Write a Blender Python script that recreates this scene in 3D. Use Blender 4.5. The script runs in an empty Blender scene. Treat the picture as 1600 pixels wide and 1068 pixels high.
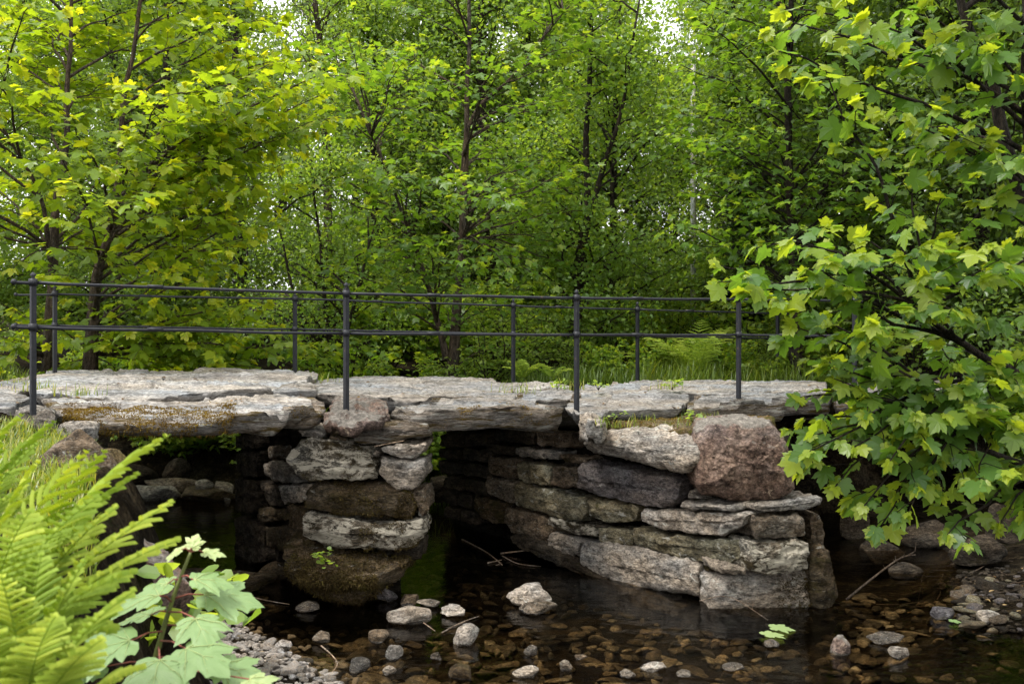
import bpy, math, random
import numpy as np
from mathutils import Vector

C = bpy.context.scene
COL = C.collection
rng = np.random.default_rng(11)
random.seed(11)

# ------------------------------------------------------------------ camera, sky, sun, exposure
EYE = 2.35            # eye height above the stream surface (z = 0)
FPX = 1555.0          # focal length in photo pixels (35 mm lens on a 36 mm sensor)
HZ = 515.0            # photo row of the horizon
cam = bpy.data.cameras.new('camera'); cam_o = bpy.data.objects.new('camera', cam); COL.objects.link(cam_o)
cam.sensor_width = 36; cam.lens = 35; cam.shift_y = -(534 - HZ) / 1600.0
cam.clip_start = 0.05; cam.clip_end = 600
cam_o.location = (0, 0, EYE); cam_o.rotation_euler = (math.radians(90), 0, 0)
cam.dof.use_dof = True; cam.dof.focus_distance = 9.2; cam.dof.aperture_fstop = 5.6
C.camera = cam_o

SUN_EL, SUN_AZ = 64.0, 240.0      # degrees; azimuth clockwise from +Y: high, left and a little behind the camera
w = bpy.data.worlds.new('World'); C.world = w; w.use_nodes = True
nt = w.node_tree; nt.nodes.clear()
sky = nt.nodes.new('ShaderNodeTexSky'); sky.sky_type = 'NISHITA'; sky.sun_disc = False
sky.sun_elevation = math.radians(SUN_EL); sky.sun_rotation = math.radians(SUN_AZ)
sky.air_density = 1.0; sky.dust_density = 6.0; sky.ozone_density = 1.0
hs = nt.nodes.new('ShaderNodeHueSaturation'); hs.inputs['Saturation'].default_value = 0.35
# bright, thin overcast: a white cloud layer over the clear sky
tcw = nt.nodes.new('ShaderNodeTexCoord'); cn = nt.nodes.new('ShaderNodeTexNoise'); cn.inputs['Scale'].default_value = 3; cn.inputs['Detail'].default_value = 5
nt.links.new(tcw.outputs['Generated'], cn.inputs['Vector'])
cr = nt.nodes.new('ShaderNodeMapRange'); cr.inputs[1].default_value = .3; cr.inputs[2].default_value = .7; cr.inputs[3].default_value = 4.5; cr.inputs[4].default_value = 7.5
nt.links.new(cn.outputs[0], cr.inputs[0])
cm = nt.nodes.new('ShaderNodeMix'); cm.data_type = 'RGBA'; cm.inputs[0].default_value = .8; nt.links.new(cr.outputs[0], cm.inputs[7])
bg = nt.nodes.new('ShaderNodeBackground'); bg.inputs['Strength'].default_value = 0.13
wo = nt.nodes.new('ShaderNodeOutputWorld')
nt.links.new(sky.outputs[0], hs.inputs['Color']); nt.links.new(hs.outputs[0], cm.inputs[6]); nt.links.new(cm.outputs[2], bg.inputs['Color']); nt.links.new(bg.outputs[0], wo.inputs['Surface'])

sun = bpy.data.lights.new('sun', 'SUN'); sun_o = bpy.data.objects.new('sun', sun); COL.objects.link(sun_o)
sun.energy = 1.4; sun.angle = math.radians(16); sun.color = (1.0, 0.97, 0.92)
az = math.radians(SUN_AZ); el = math.radians(SUN_EL)
sd = Vector((math.sin(az) * math.cos(el), math.cos(az) * math.cos(el), math.sin(el)))
sun_o.rotation_euler = sd.to_track_quat('Z', 'Y').to_euler(); sun_o.location = (0, 0, 40)

C.view_settings.view_transform = 'Standard'; C.view_settings.look = 'None'
C.view_settings.exposure = 1.65; C.view_settings.gamma = 1.0
C.render.engine = 'CYCLES'
cy = C.cycles
cy.use_denoising = True; cy.max_bounces = 8; cy.diffuse_bounces = 5; cy.glossy_bounces = 2
cy.transmission_bounces = 5; cy.transparent_max_bounces = 6
cy.sample_clamp_indirect = 6

# ------------------------------------------------------------------ helpers
def P(x, y, d):
    return np.array([(x - 800) / FPX * d, d, EYE - (y - HZ) / FPX * d])

_perm = np.random.default_rng(3).permutation(256)
_perm = np.concatenate([_perm, _perm, _perm])
_g = np.random.default_rng(4).normal(size=(256, 3)); _g /= np.linalg.norm(_g, axis=1)[:, None]

def pn(Q):
    Q = np.asarray(Q, float); i = np.floor(Q).astype(int); f = Q - i; i &= 255
    u = f * f * f * (f * (f * 6 - 15) + 10); out = 0
    for dx in (0, 1):
        wx = u[:, 0] if dx else 1 - u[:, 0]
        for dy in (0, 1):
            wy = u[:, 1] if dy else 1 - u[:, 1]
            for dz in (0, 1):
                wz = u[:, 2] if dz else 1 - u[:, 2]
                h = _perm[_perm[_perm[(i[:, 0] + dx) & 255] + ((i[:, 1] + dy) & 255)] + ((i[:, 2] + dz) & 255)]
                out = out + wx * wy * wz * ((f - (dx, dy, dz)) * _g[h]).sum(1)
    return out * 1.6

def fbm(Q, o=3):
    Q = np.asarray(Q, float); a, s, r = 1.0, 1.0, 0
    for k in range(o):
        r = r + a * pn(Q * s + 17.3 * k); a *= .5; s *= 2.03
    return r

def vnoise(Q, o=2):
    return np.stack([fbm(Q + (31.7 * k, 11.1 * k, 5.3 * k), o) for k in range(3)], 1)

def sstep(a, b, x):
    t = np.clip((x - a) / (b - a), 0, 1); return t * t * (3 - 2 * t)

def norm(v): return v / (np.linalg.norm(v, axis=-1, keepdims=True) + 1e-9)
WL = {}
def new_obj(name, V, F, mat, parent=None, loc=None, smooth=True, attr=None, me=None):
    """one mesh object; V are world coordinates, loc its origin in the world"""
    if me is None:
        V = np.asarray(V, float)
        if loc is None: loc = (0, 0, 0)
        me = bpy.data.meshes.new(name)
        if isinstance(F, np.ndarray): F = [F]
        F = [np.asarray(f, int) for f in F if len(f)]
        me.vertices.add(len(V)); me.vertices.foreach_set('co', (V - np.asarray(loc)).astype(np.float32).ravel())
        nl = sum(f.size for f in F); npoly = sum(len(f) for f in F)
        me.loops.add(nl); me.loops.foreach_set('vertex_index', np.concatenate([f.ravel() for f in F]).astype(np.int32))
        ls, s = [], 0
        for f in F:
            ls.append(s + np.arange(len(f)) * f.shape[1]); s += f.size
        me.polygons.add(npoly); me.polygons.foreach_set('loop_start', np.concatenate(ls).astype(np.int32))
        me.update(calc_edges=True)
        me.polygons.foreach_set('use_smooth', np.full(npoly, bool(smooth)))
        if attr is not None:
            a = me.attributes.new('tint', 'FLOAT', 'POINT'); a.data.foreach_set('value', np.asarray(attr, np.float32))
        for m in (mat if isinstance(mat, (list, tuple)) else [mat]): me.materials.append(m)
    o = bpy.data.objects.new(name, me); COL.objects.link(o)
    L = np.asarray(loc, float)
    if parent is not None:
        o.parent = parent; o.location = L - WL[parent.name]
    else:
        o.location = L
    WL[o.name] = L
    return o

def tag(o, label=None, cat=None, group=None, kind=None):
    if label: o['label'] = label
    if cat: o['category'] = cat
    if group: o['group'] = group
    if kind: o['kind'] = kind
    return o

def empty(name, loc, label, cat, group=None):
    o = bpy.data.objects.new(name, None); COL.objects.link(o); o.location = loc; o.empty_display_size = .2
    WL[o.name] = np.asarray(loc, float)
    return tag(o, label, cat, group)

def copy_tree(o, loc, rz=0, s=1.0, label=None, group=None):
    c = o.copy(); COL.objects.link(c); c.location = loc; c.rotation_euler = (0, 0, rz); c.scale = (s, s, s)
    if label: c['label'] = label
    if group: c['group'] = group
    for ch in list(o.children):
        k = ch.copy(); COL.objects.link(k); k.parent = c
        for g in list(ch.children):
            q = g.copy(); COL.objects.link(q); q.parent = k
    return c

class MB:
    """collects tubes, strips and shells into one mesh"""
    def __init__(s): s.V, s.F3, s.F4, s.A, s.n = [], [], [], [], 0
    def add(s, V, F, a=0.5):
        V = np.asarray(V, float); F = np.asarray(F, int)
        s.V.append(V); (s.F3 if F.shape[1] == 3 else s.F4).append(F + s.n)
        s.A.append(np.full(len(V), a) if np.isscalar(a) else np.asarray(a)); s.n += len(V)
    def tube(s, path, r0, r1=None, k=6, cap=True, radii=None, a=.5):
        path = np.asarray(path, float); n = len(path)
        if radii is None: radii = np.linspace(r0, r0 if r1 is None else r1, n)
        T = np.gradient(path, axis=0); T /= np.linalg.norm(T, axis=1)[:, None] + 1e-9
        ref = np.array([0.0, 0, 1]) if abs(T[:, 2]).mean() < .8 else np.array([0.0, 1, 0])
        U = np.cross(T, ref); U /= np.linalg.norm(U, axis=1)[:, None] + 1e-9
        W = np.cross(T, U)
        th = np.arange(k) * 2 * math.pi / k
        V = path[:, None, :] + radii[:, None, None] * (np.cos(th)[None, :, None] * U[:, None, :] + np.sin(th)[None, :, None] * W[:, None, :])
        V = V.reshape(-1, 3); i = np.arange(n - 1)[:, None] * k + np.arange(k)[None, :]
        j = np.arange(n - 1)[:, None] * k + (np.arange(k)[None, :] + 1) % k
        F = np.stack([i, i + k, j + k, j], -1).reshape(-1, 4)
        if cap:
            V = np.vstack([V, path[0], path[-1]]); c0, c1 = len(V) - 2, len(V) - 1
            base = s.n; s.add(V, F, a)
            q = np.arange(k); q2 = (q + 1) % k; e = (n - 1) * k
            s.F3.append(np.stack([np.full(k, c0), q, q2], 1) + base); s.F3.append(np.stack([np.full(k, c1), e + q2, e + q], 1) + base)
        else: s.add(V, F, a)
    def obj(s, name, mat, parent=None, loc=None, smooth=True):
        F = []
        if s.F3: F.append(np.concatenate(s.F3))
        if s.F4: F.append(np.concatenate(s.F4))
        return new_obj(name, np.concatenate(s.V), F, mat, parent, loc, smooth, np.concatenate(s.A))

# ------------------------------------------------------------------ materials
def nodes(name):
    m = bpy.data.materials.new(name); m.use_nodes = True; t = m.node_tree; t.nodes.clear()
    return m, t, t.nodes.new, t.links.new

def ramp(t, stops, interp='LINEAR'):
    r = t.nodes.new('ShaderNodeValToRGB'); r.color_ramp.interpolation = interp
    e = r.color_ramp.elements
    while len(e) < len(stops): e.new(.5)
    for k, (p, c) in enumerate(stops):
        e[k].position = p; e[k].color = (*c, 1) if not np.isscalar(c) else (c, c, c, 1)
    return r

def stone_mat(name, dark, mid, light, lichen=.0, moss=.0, moss_c=(.055, .045, .012), lichen_c=(.42, .41, .36), strat=(1, 1, 2.2), bump=.5, rough=.85, wet=False, scale=1.0, up_tint=0.0, fleck=.5, pits=.7, spec=.16, tone=False):
    m, t, N, L = nodes(name)
    tc = N('ShaderNodeTexCoord'); oi = N('ShaderNodeObjectInfo')
    mp = N('ShaderNodeMapping'); mp.inputs['Scale'].default_value = tuple(scale * q for q in strat)
    add = N('ShaderNodeVectorMath'); add.operation = 'MULTIPLY_ADD'
    cmb = N('ShaderNodeCombineXYZ')
    for k in range(3): L(oi.outputs['Random'], cmb.inputs[k])
    add.inputs[1].default_value = (47, 91, 23); L(cmb.outputs[0], add.inputs[0]); L(tc.outputs['Object'], add.inputs[2])
    L(add.outputs[0], mp.inputs['Vector'])
    def noise(sc, det=6, ro=.6, vec=None, dist=0):
        n = N('ShaderNodeTexNoise'); n.inputs['Scale'].default_value = sc; n.inputs['Detail'].default_value = det
        n.inputs['Roughness'].default_value = ro; n.inputs['Distortion'].default_value = dist; L((vec or mp).outputs[0], n.inputs['Vector']); return n
    def mix(a, b, f, mode='MIX'):
        x = N('ShaderNodeMix'); x.data_type = 'RGBA'; x.blend_type = mode
        for s, v in ((6, a), (7, b)):
            if hasattr(v, 'links') or hasattr(v, 'is_linked'): L(v, x.inputs[s])
            else: x.inputs[s].default_value = (*v, 1)
        if np.isscalar(f): x.inputs[0].default_value = f
        else: L(f, x.inputs[0])
        return x.outputs[2]
    n1 = noise(4.2, 9, .72, dist=.5); r1 = ramp(t, [(.37, dark), (.5, mid), (.62, light)]); L(n1.outputs[0], r1.inputs[0])
    col = r1.outputs[0]
    # grain and dark pits
    n2 = noise(38, 4, .7); r2 = ramp(t, [(.34, .30), (.52, 1.0), (.66, 1.9)]); L(n2.outputs[0], r2.inputs[0])
    col = mix(col, r2.outputs[0], .75, 'MULTIPLY')
    n3 = noise(14, 6, .75); r3 = ramp(t, [(.40, .10), (.50, 1.0)]); L(n3.outputs[0], r3.inputs[0])
    col = mix(col, r3.outputs[0], pits, 'MULTIPLY')
    # rusty and grey drifts
    n4 = noise(1.7, 5, .6); r4 = ramp(t, [(.35, (.82, .9, 1.0)), (.6, (1.12, 1.0, .86))]); L(n4.outputs[0], r4.inputs[0])
    col = mix(col, r4.outputs[0], .8, 'MULTIPLY')
    if fleck:
        nf = noise(55, 3, .6); rf = ramp(t, [(.61, 0.0), (.66, fleck)]); L(nf.outputs[0], rf.inputs[0])
        col = mix(col, lichen_c, rf.outputs[0])
    if lichen:
        nl = noise(5.5, 7, .72, dist=.8); a = .63 - .17 * lichen; rl = ramp(t, [(a, 0.0), (a + .05, .9)]); L(nl.outputs[0], rl.inputs[0])
        col = mix(col, lichen_c, rl.outputs[0])
    mossf = None
    if moss or up_tint:
        nm = noise(3.4, 7, .7, dist=.3); a = .66 - .26 * moss
        rm = ramp(t, [(a, 0.0), (a + .08, 1.0)])
        if up_tint:
            g = N('ShaderNodeNewGeometry'); sp = N('ShaderNodeSeparateXYZ'); L(g.outputs['Normal'], sp.inputs[0])
            ma = N('ShaderNodeMath'); ma.operation = 'MULTIPLY_ADD'; ma.inputs[1].default_value = up_tint; L(sp.outputs[2], ma.inputs[0]); L(nm.outputs[0], ma.inputs[2])
            L(ma.outputs[0], rm.inputs[0])
        else: L(nm.outputs[0], rm.inputs[0])
        nmc = noise(26, 4, .7); mc = ramp(t, [(.3, tuple(.35 * q for q in moss_c)), (.55, moss_c), (.75, tuple(1.9 * q for q in moss_c))]); L(nmc.outputs[0], mc.inputs[0])
        col = mix(col, mc.outputs[0], rm.outputs[0]); mossf = rm.outputs[0]
    hv = N('ShaderNodeHueSaturation'); mr = N('ShaderNodeMapRange'); mr.inputs[3].default_value = .78; mr.inputs[4].default_value = 1.22
    at = N('ShaderNodeAttribute'); at.attribute_name = 'tint'
    if tone: mr.inputs[3].default_value = .4; mr.inputs[4].default_value = 1.7
    L(at.outputs['Fac'] if tone else oi.outputs['Random'], mr.inputs[0]); L(mr.outputs[0], hv.inputs['Value']); L(col, hv.inputs['Color'])
    b = N('ShaderNodeBsdfPrincipled'); L(hv.outputs[0], b.inputs['Base Color'])
    b.inputs['Roughness'].default_value = .25 if wet else rough; b.inputs['Specular IOR Level'].default_value = .5 if wet else spec
    nb1 = noise(12, 10, .74, dist=.6); nb2 = noise(60, 5, .7)
    ms = N('ShaderNodeMath'); ms.operation = 'MULTIPLY_ADD'; ms.inputs[1].default_value = .3; L(nb2.outputs[0], ms.inputs[0]); L(nb1.outputs[0], ms.inputs[2])
    bp = N('ShaderNodeBump'); bp.inputs['Strength'].default_value = min(1, bump * 1.35); bp.inputs['Distance'].default_value = .08; L(ms.outputs[0], bp.inputs['Height'])
    L(bp.outputs[0], b.inputs['Normal'])
    o = N('ShaderNodeOutputMaterial'); L(b.outputs[0], o.inputs[0])
    return m

M = {}
M['pale'] = stone_mat('pale_slab_stone', (.115, .110, .102), (.215, .208, .197), (.28, .272, .258), lichen=.05, moss=.10, moss_c=(.13, .085, .02), strat=(.5, 1.3, 5), bump=.28, pits=.5, fleck=.15)
M['edge'] = stone_mat('mossy_slab_stone', (.11, .092, .075), (.27, .235, .20), (.42, .38, .33), lichen=.45, moss=.5, moss_c=(.12, .08, .018), strat=(.8, .8, 6), bump=.8)
M['grey'] = stone_mat('grey_wall_stone', (.11, .098, .086), (.24, .215, .185), (.36, .325, .28), lichen=.2, moss=.1, bump=.6)
M['violet'] = stone_mat('dark_grey_stone', (.075, .066, .066), (.155, .136, .135), (.24, .215, .205), lichen=.05, moss=.05, bump=.6)
M['brown'] = stone_mat('brown_wall_stone', (.07, .053, .036), (.17, .13, .09), (.29, .235, .175), lichen=.15, moss=.3, moss_c=(.05, .036, .012), bump=.7)
M['olive'] = stone_mat('olive_wall_stone', (.085, .075, .045), (.19, .165, .105), (.31, .28, .19), lichen=.25, moss=.2, moss_c=(.055, .05, .012), bump=.6)
M['red'] = stone_mat('reddish_boulder_stone', (.07, .047, .038), (.155, .108, .088), (.26, .195, .16), lichen=.2, moss=.12, up_tint=.22, moss_c=(.20, .18, .155), lichen_c=(.33, .25, .18), bump=.6, strat=(1, 1, 1.3))  # upward faces turn a paler grey
M['lichen'] = stone_mat('lichen_spotted_stone', (.06, .05, .036), (.15, .13, .10), (.30, .27, .22), lichen=.95, moss=.5, moss_c=(.035, .025, .010), bump=.9, lichen_c=(.55, .50, .40), pits=.9)
M['mossy'] = stone_mat('moss_covered_stone', (.05, .036, .02), (.095, .068, .036), (.17, .125, .08), lichen=.05, moss=.55, moss_c=(.055, .042, .014), bump=1.0, fleck=.25)
M['flat'] = stone_mat('light_block_stone', (.15, .13, .11), (.27, .24, .205), (.38, .345, .30), lichen=.25, moss=.05, bump=.55)
M['dark'] = stone_mat('damp_shaded_stone', (.022, .018, .014), (.055, .045, .034), (.10, .082, .06), lichen=.0, moss=.2, moss_c=(.03, .026, .01), bump=.7, fleck=.08, spec=.08)  # damp stone tone; doubles as painted shade in recessed places
M['core'] = stone_mat('rubble_core', (.010, .008, .006), (.024, .02, .016), (.04, .034, .027), bump=.8, fleck=.0, spec=.03)
M['pebble'] = stone_mat('pebble_stone', (.13, .115, .10), (.26, .235, .21), (.42, .385, .345), lichen=.1, bump=.35, scale=2.5)
M['wetrock'] = stone_mat('wet_rock', (.03, .025, .02), (.075, .062, .048), (.14, .12, .095), bump=.5, wet=True, scale=2)
M['bedrock'] = stone_mat('brown_bed_stone', (.045, .035, .021), (.10, .08, .05), (.21, .175, .12), bump=.4, scale=2, fleck=.2, rough=.6, tone=True)
M['soil'] = stone_mat('leaf_litter_soil', (.007, .0055, .0035), (.018, .014, .009), (.045, .036, .022), moss=.2, moss_c=(.016, .02, .006), bump=1.0, fleck=.05, strat=(1, 1, 1), spec=.02)  # soil darkened overall, standing in for shade on the right bank
M['turf'] = stone_mat('mossy_turf', (.10, .075, .03), (.20, .15, .07), (.30, .24, .14), moss=.5, moss_c=(.13, .125, .02), bump=1.0, strat=(1, 1, 1), scale=1.6, fleck=.4)
M['bark'] = stone_mat('brown_bark', (.05, .037, .026), (.12, .09, .066), (.20, .16, .125), moss=.1, strat=(4, 4, .7), bump=.8, fleck=.1)
M['darkbark'] = stone_mat('dark_bark', (.016, .012, .009), (.040, .031, .024), (.075, .06, .048), strat=(4, 4, .7), bump=.8, fleck=.05)
M['palepole'] = stone_mat('weathered_pole_wood', (.30, .30, .27), (.44, .44, .40), (.56, .56, .52), strat=(5, 5, .5), bump=.2, fleck=.0)
M['drywood'] = stone_mat('dry_twig_wood', (.14, .10, .07), (.24, .18, .13), (.36, .29, .22), strat=(3, 3, 3), bump=.3, fleck=.0)

def leaf_mat(name, dark, mid, young, trans=.52, tcol=None, rough=.38, spec=.5):
    m, t, N, L = nodes(name)
    a = N('ShaderNodeAttribute'); a.attribute_name = 'tint'
    r = ramp(t, [(0.0, dark), (.55, mid), (1.0, young)]); L(a.outputs['Fac'], r.inputs[0])
    b = N('ShaderNodeBsdfPrincipled'); L(r.outputs[0], b.inputs['Base Color']); b.inputs['Roughness'].default_value = rough
    b.inputs['Specular IOR Level'].default_value = spec
    tr = N('ShaderNodeBsdfTranslucent')
    mm = N('ShaderNodeMix'); mm.data_type = 'RGBA'; mm.blend_type = 'MULTIPLY'; mm.inputs[0].default_value = 1.0
    L(r.outputs[0], mm.inputs[6]); mm.inputs[7].default_value = (*(tcol or (2.25, 2.02, .65)), 1)
    L(mm.outputs[2], tr.inputs['Color'])
    mx = N('ShaderNodeMixShader'); mx.inputs[0].default_value = trans; L(b.outputs[0], mx.inputs[1]); L(tr.outputs[0], mx.inputs[2])
    o = N('ShaderNodeOutputMaterial'); L(mx.outputs[0], o.inputs[0]); return m

M['syc'] = leaf_mat('sycamore_leaf', (.065, .135, .022), (.125, .225, .032), (.25, .32, .04))
M['sycy'] = leaf_mat('yellow_green_sycamore_leaf', (.10, .18, .018), (.19, .285, .024), (.34, .38, .03), tcol=(2.35, 2.05, .6))
M['sycr'] = leaf_mat('drooping_sycamore_leaf', (.05, .12, .028), (.105, .20, .036), (.26, .33, .035))
M['alder'] = leaf_mat('alder_leaf', (.09, .17, .034), (.17, .27, .052), (.27, .35, .075))
M['wood1'] = leaf_mat('dark_wood_leaf', (.055, .10, .026), (.105, .175, .036), (.18, .25, .06))
M['wood2'] = leaf_mat('mid_wood_leaf', (.08, .15, .034), (.155, .25, .05), (.25, .33, .08))
M['spruce'] = leaf_mat('spruce_needle', (.014, .034, .012), (.026, .055, .016), (.05, .09, .02), trans=.15)
M['fern'] = leaf_mat('fern_frond', (.10, .185, .028), (.25, .345, .05), (.43, .49, .10), trans=.45, rough=.6, spec=.15)
M['grass'] = leaf_mat('grass_blade', (.06, .11, .015), (.13, .19, .025), (.30, .29, .07), trans=.4)
M['pleaf'] = leaf_mat('pale_sycamore_leaf', (.13, .225, .075), (.215, .325, .125), (.40, .47, .20), trans=.3, tcol=(1.6, 1.5, .7), rough=.5)

def iron_mat():
    m, t, N, L = nodes('black_painted_iron')
    n = N('ShaderNodeTexNoise'); n.inputs['Scale'].default_value = 30; n.inputs['Detail'].default_value = 5
    tc = N('ShaderNodeTexCoord'); L(tc.outputs['Object'], n.inputs['Vector'])
    r = ramp(t, [(.3, (.008, .009, .012)), (.6, (.016, .017, .022)), (.66, (.022, .02, .021)), (.72, (.07, .042, .028))]); L(n.outputs[0], r.inputs[0])
    b = N('ShaderNodeBsdfPrincipled'); L(r.outputs[0], b.inputs['Base Color']); b.inputs['Roughness'].default_value = .5; b.inputs['Specular IOR Level'].default_value = .3
    bp = N('ShaderNodeBump'); bp.inputs['Strength'].default_value = .2; bp.inputs['Distance'].default_value = .004; L(n.outputs[0], bp.inputs['Height']); L(bp.outputs[0], b.inputs['Normal'])
    o = N('ShaderNodeOutputMaterial'); L(b.outputs[0], o.inputs[0]); return m
M['iron'] = iron_mat()

def plain(name, c, rough=.7):
    m, t, N, L = nodes(name)
    n = N('ShaderNodeTexNoise'); n.inputs['Scale'].default_value = 25; tc = N('ShaderNodeTexCoord'); L(tc.outputs['Object'], n.inputs['Vector'])
    r = ramp(t, [(.3, tuple(.6 * q for q in c)), (.7, tuple(1.3 * q for q in c))]); L(n.outputs[0], r.inputs[0])
    b = N('ShaderNodeBsdfPrincipled'); L(r.outputs[0], b.inputs['Base Color']); b.inputs['Roughness'].default_value = rough
    o = N('ShaderNodeOutputMaterial'); L(b.outputs[0], o.inputs[0]); return m
M['redstem'] = plain('reddish_leaf_stalk', (.20, .055, .035)); M['greenstem'] = plain('green_stem', (.11, .13, .03))

def water_mat():
    m, t, N, L = nodes('stream_water')
    tc = N('ShaderNodeTexCoord'); mp = N('ShaderNodeMapping'); mp.inputs['Scale'].default_value = (1.0, 1.6, 1); L(tc.outputs['Object'], mp.inputs[0])
    n = N('ShaderNodeTexNoise'); n.inputs['Scale'].default_value = 5; n.inputs['Detail'].default_value = 4; L(mp.outputs[0], n.inputs['Vector'])
    bp = N('ShaderNodeBump'); bp.inputs['Strength'].default_value = .28; bp.inputs['Distance'].default_value = .03; L(n.outputs[0], bp.inputs['Height'])
    tr = N('ShaderNodeBsdfTransparent'); tr.inputs[0].default_value = (.74, .65, .50, 1)
    gl = N('ShaderNodeBsdfGlossy'); gl.inputs['Roughness'].default_value = .03; L(bp.outputs[0], gl.inputs['Normal'])
    fr = N('ShaderNodeFresnel'); fr.inputs['IOR'].default_value = 1.33; L(bp.outputs[0], fr.inputs['Normal'])
    mx = N('ShaderNodeMixShader'); L(fr.outputs[0], mx.inputs[0]); L(tr.outputs[0], mx.inputs[1]); L(gl.outputs[0], mx.inputs[2])
    o = N('ShaderNodeOutputMaterial'); L(mx.outputs[0], o.inputs[0]); return m
M['water'] = water_mat()

# ------------------------------------------------------------------ ground, stream
def ground_h(X, Y):
    X = np.asarray(X, float); Y = np.asarray(Y, float)
    xl = np.interp(Y, [-20, 0, 2.5, 5, 6.6, 8, 8.6, 9.2, 12, 13.2, 14], [1.0, .2, -.40, -.85, -1.15, -2.25, -3.2, -3.9, -6.8, -7.6, -7.6])
    xr = np.interp(Y, [-20, 3, 6, 7.6, 8, 9.2, 11, 12.7, 13.2, 14], [9, 6.5, 5, 4.0, 3.6, 4.2, 4.7, 4.4, -.9, -1.6])
    bw = np.interp(Y, [0, 2.5, 5.5, 6.5, 8, 8.6, 9.2], [.3, .3, .5, .9, .8, .4, .25])
    nz = .12 * fbm(np.stack([X.ravel() * .5, Y.ravel() * .5, 0 * X.ravel()], 1), 3).reshape(X.shape)
    sl, sr = xl - X, X - xr
    top = 1.58 + .07 * np.maximum(Y - 17, 0) + nz
    bed = -.20 + .05 * nz - .14 * sstep(0, .8, np.minimum(-sl, -sr))
    hl = np.where(sl > 0, .13 * np.minimum(sl, 1.2) + (top - .16) * sstep(bw, bw + .75, sl), bed)
    bwr = np.interp(Y, [6, 8, 10, 12.7, 13.2], [.8, 1.3, 3.2, 3.2, .2])
    hr = np.where(sr > 0, .16 * np.minimum(sr, 1.6) + (top - .26) * sstep(bwr, bwr + 1.6, sr), bed)
    edge = sstep(-.25, 0, np.maximum(sl, sr))
    h = np.where(sl > 0, hl, np.where(sr > 0, hr, bed * (1 - edge)))
    back = sstep(13.6, 17.5, Y)
    return np.where(Y > 13.6, np.maximum(h, h * (1 - back) + top * back), h)

def grid(x0, x1, y0, y1, step):
    xs = np.arange(x0, x1 + step / 2, step); ys = np.arange(y0, y1 + step / 2, step)
    X, Y = np.meshgrid(xs, ys); n = len(xs); i = np.arange(len(ys) - 1)[:, None] * n + np.arange(n - 1)[None, :]
    return X, Y, np.stack([i, i + 1, i + n + 1, i + n], -1).reshape(-1, 4)
# one sheet: graded grid, fine near the bridge and coarse out to the horizon
gx = np.concatenate([np.linspace(-250, -9, 40) , np.arange(-8.9, 8.91, .12), np.linspace(9, 250, 40)])
gy = np.concatenate([np.linspace(-60, -1, 25), np.arange(-.9, 18, .12), np.linspace(18.2, 60, 70), np.linspace(62, 420, 30)])
X, Y = np.meshgrid(gx, gy); n = len(gx)
Z = ground_h(X, Y)
Z = np.where(Y > 60, ground_h(X, np.full_like(Y, 60.0)), Z) + .02 * fbm(np.stack([X.ravel() * 3, Y.ravel() * 3, 0 * X.ravel()], 1), 3).reshape(X.shape)
i = np.arange(len(gy) - 1)[:, None] * n + np.arange(n - 1)[None, :]
ground = new_obj('ground', np.stack([X, Y, Z], -1).reshape(-1, 3), np.stack([i, i + 1, i + n + 1, i + n], -1).reshape(-1, 4), M['soil'])
tag(ground, 'dark leaf littered woodland ground and stream banks', None, None, 'structure')
_gh = ground_h(*np.meshgrid(np.arange(-14, 14.01, .05), np.arange(-2, 30.01, .05)))
def gz(x, y):
    if -13.9 < x < 13.9 and -1.9 < y < 29.9:
        u, v = (x + 14) / .05, (y + 2) / .05; i, j = int(u), int(v); u -= i; v -= j
        return float((_gh[j, i] * (1 - u) + _gh[j, i + 1] * u) * (1 - v) + (_gh[j + 1, i] * (1 - u) + _gh[j + 1, i + 1] * u) * v)
    return float(ground_h(np.array([x]), np.array([y]))[0])

X, Y, F = grid(-9, 12, -6, 14.5, .5)
water = new_obj('stream_water', np.stack([X, Y, 0 * X], -1).reshape(-1, 3), F, M['water'])
tag(water, 'clear brown shallow stream water under the bridge', None, None, 'structure')

# ------------------------------------------------------------------ stones
def chaikin(p, k=1, q=.22):
    for _ in range(k):
        n = np.roll(p, -1, 0); p = np.stack([p * (1 - q) + n * q, p * q + n * (1 - q)], 1).reshape(-1, 2)
    return p

def resample(p, n):
    c = np.vstack([p, p[:1]]); s = np.concatenate([[0], np.cumsum(np.linalg.norm(np.diff(c, axis=0), axis=1))])
    t = np.linspace(0, s[-1], n, endpoint=False)
    return np.stack([np.interp(t, s, c[:, 0]), np.interp(t, s, c[:, 1])], 1)

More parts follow.
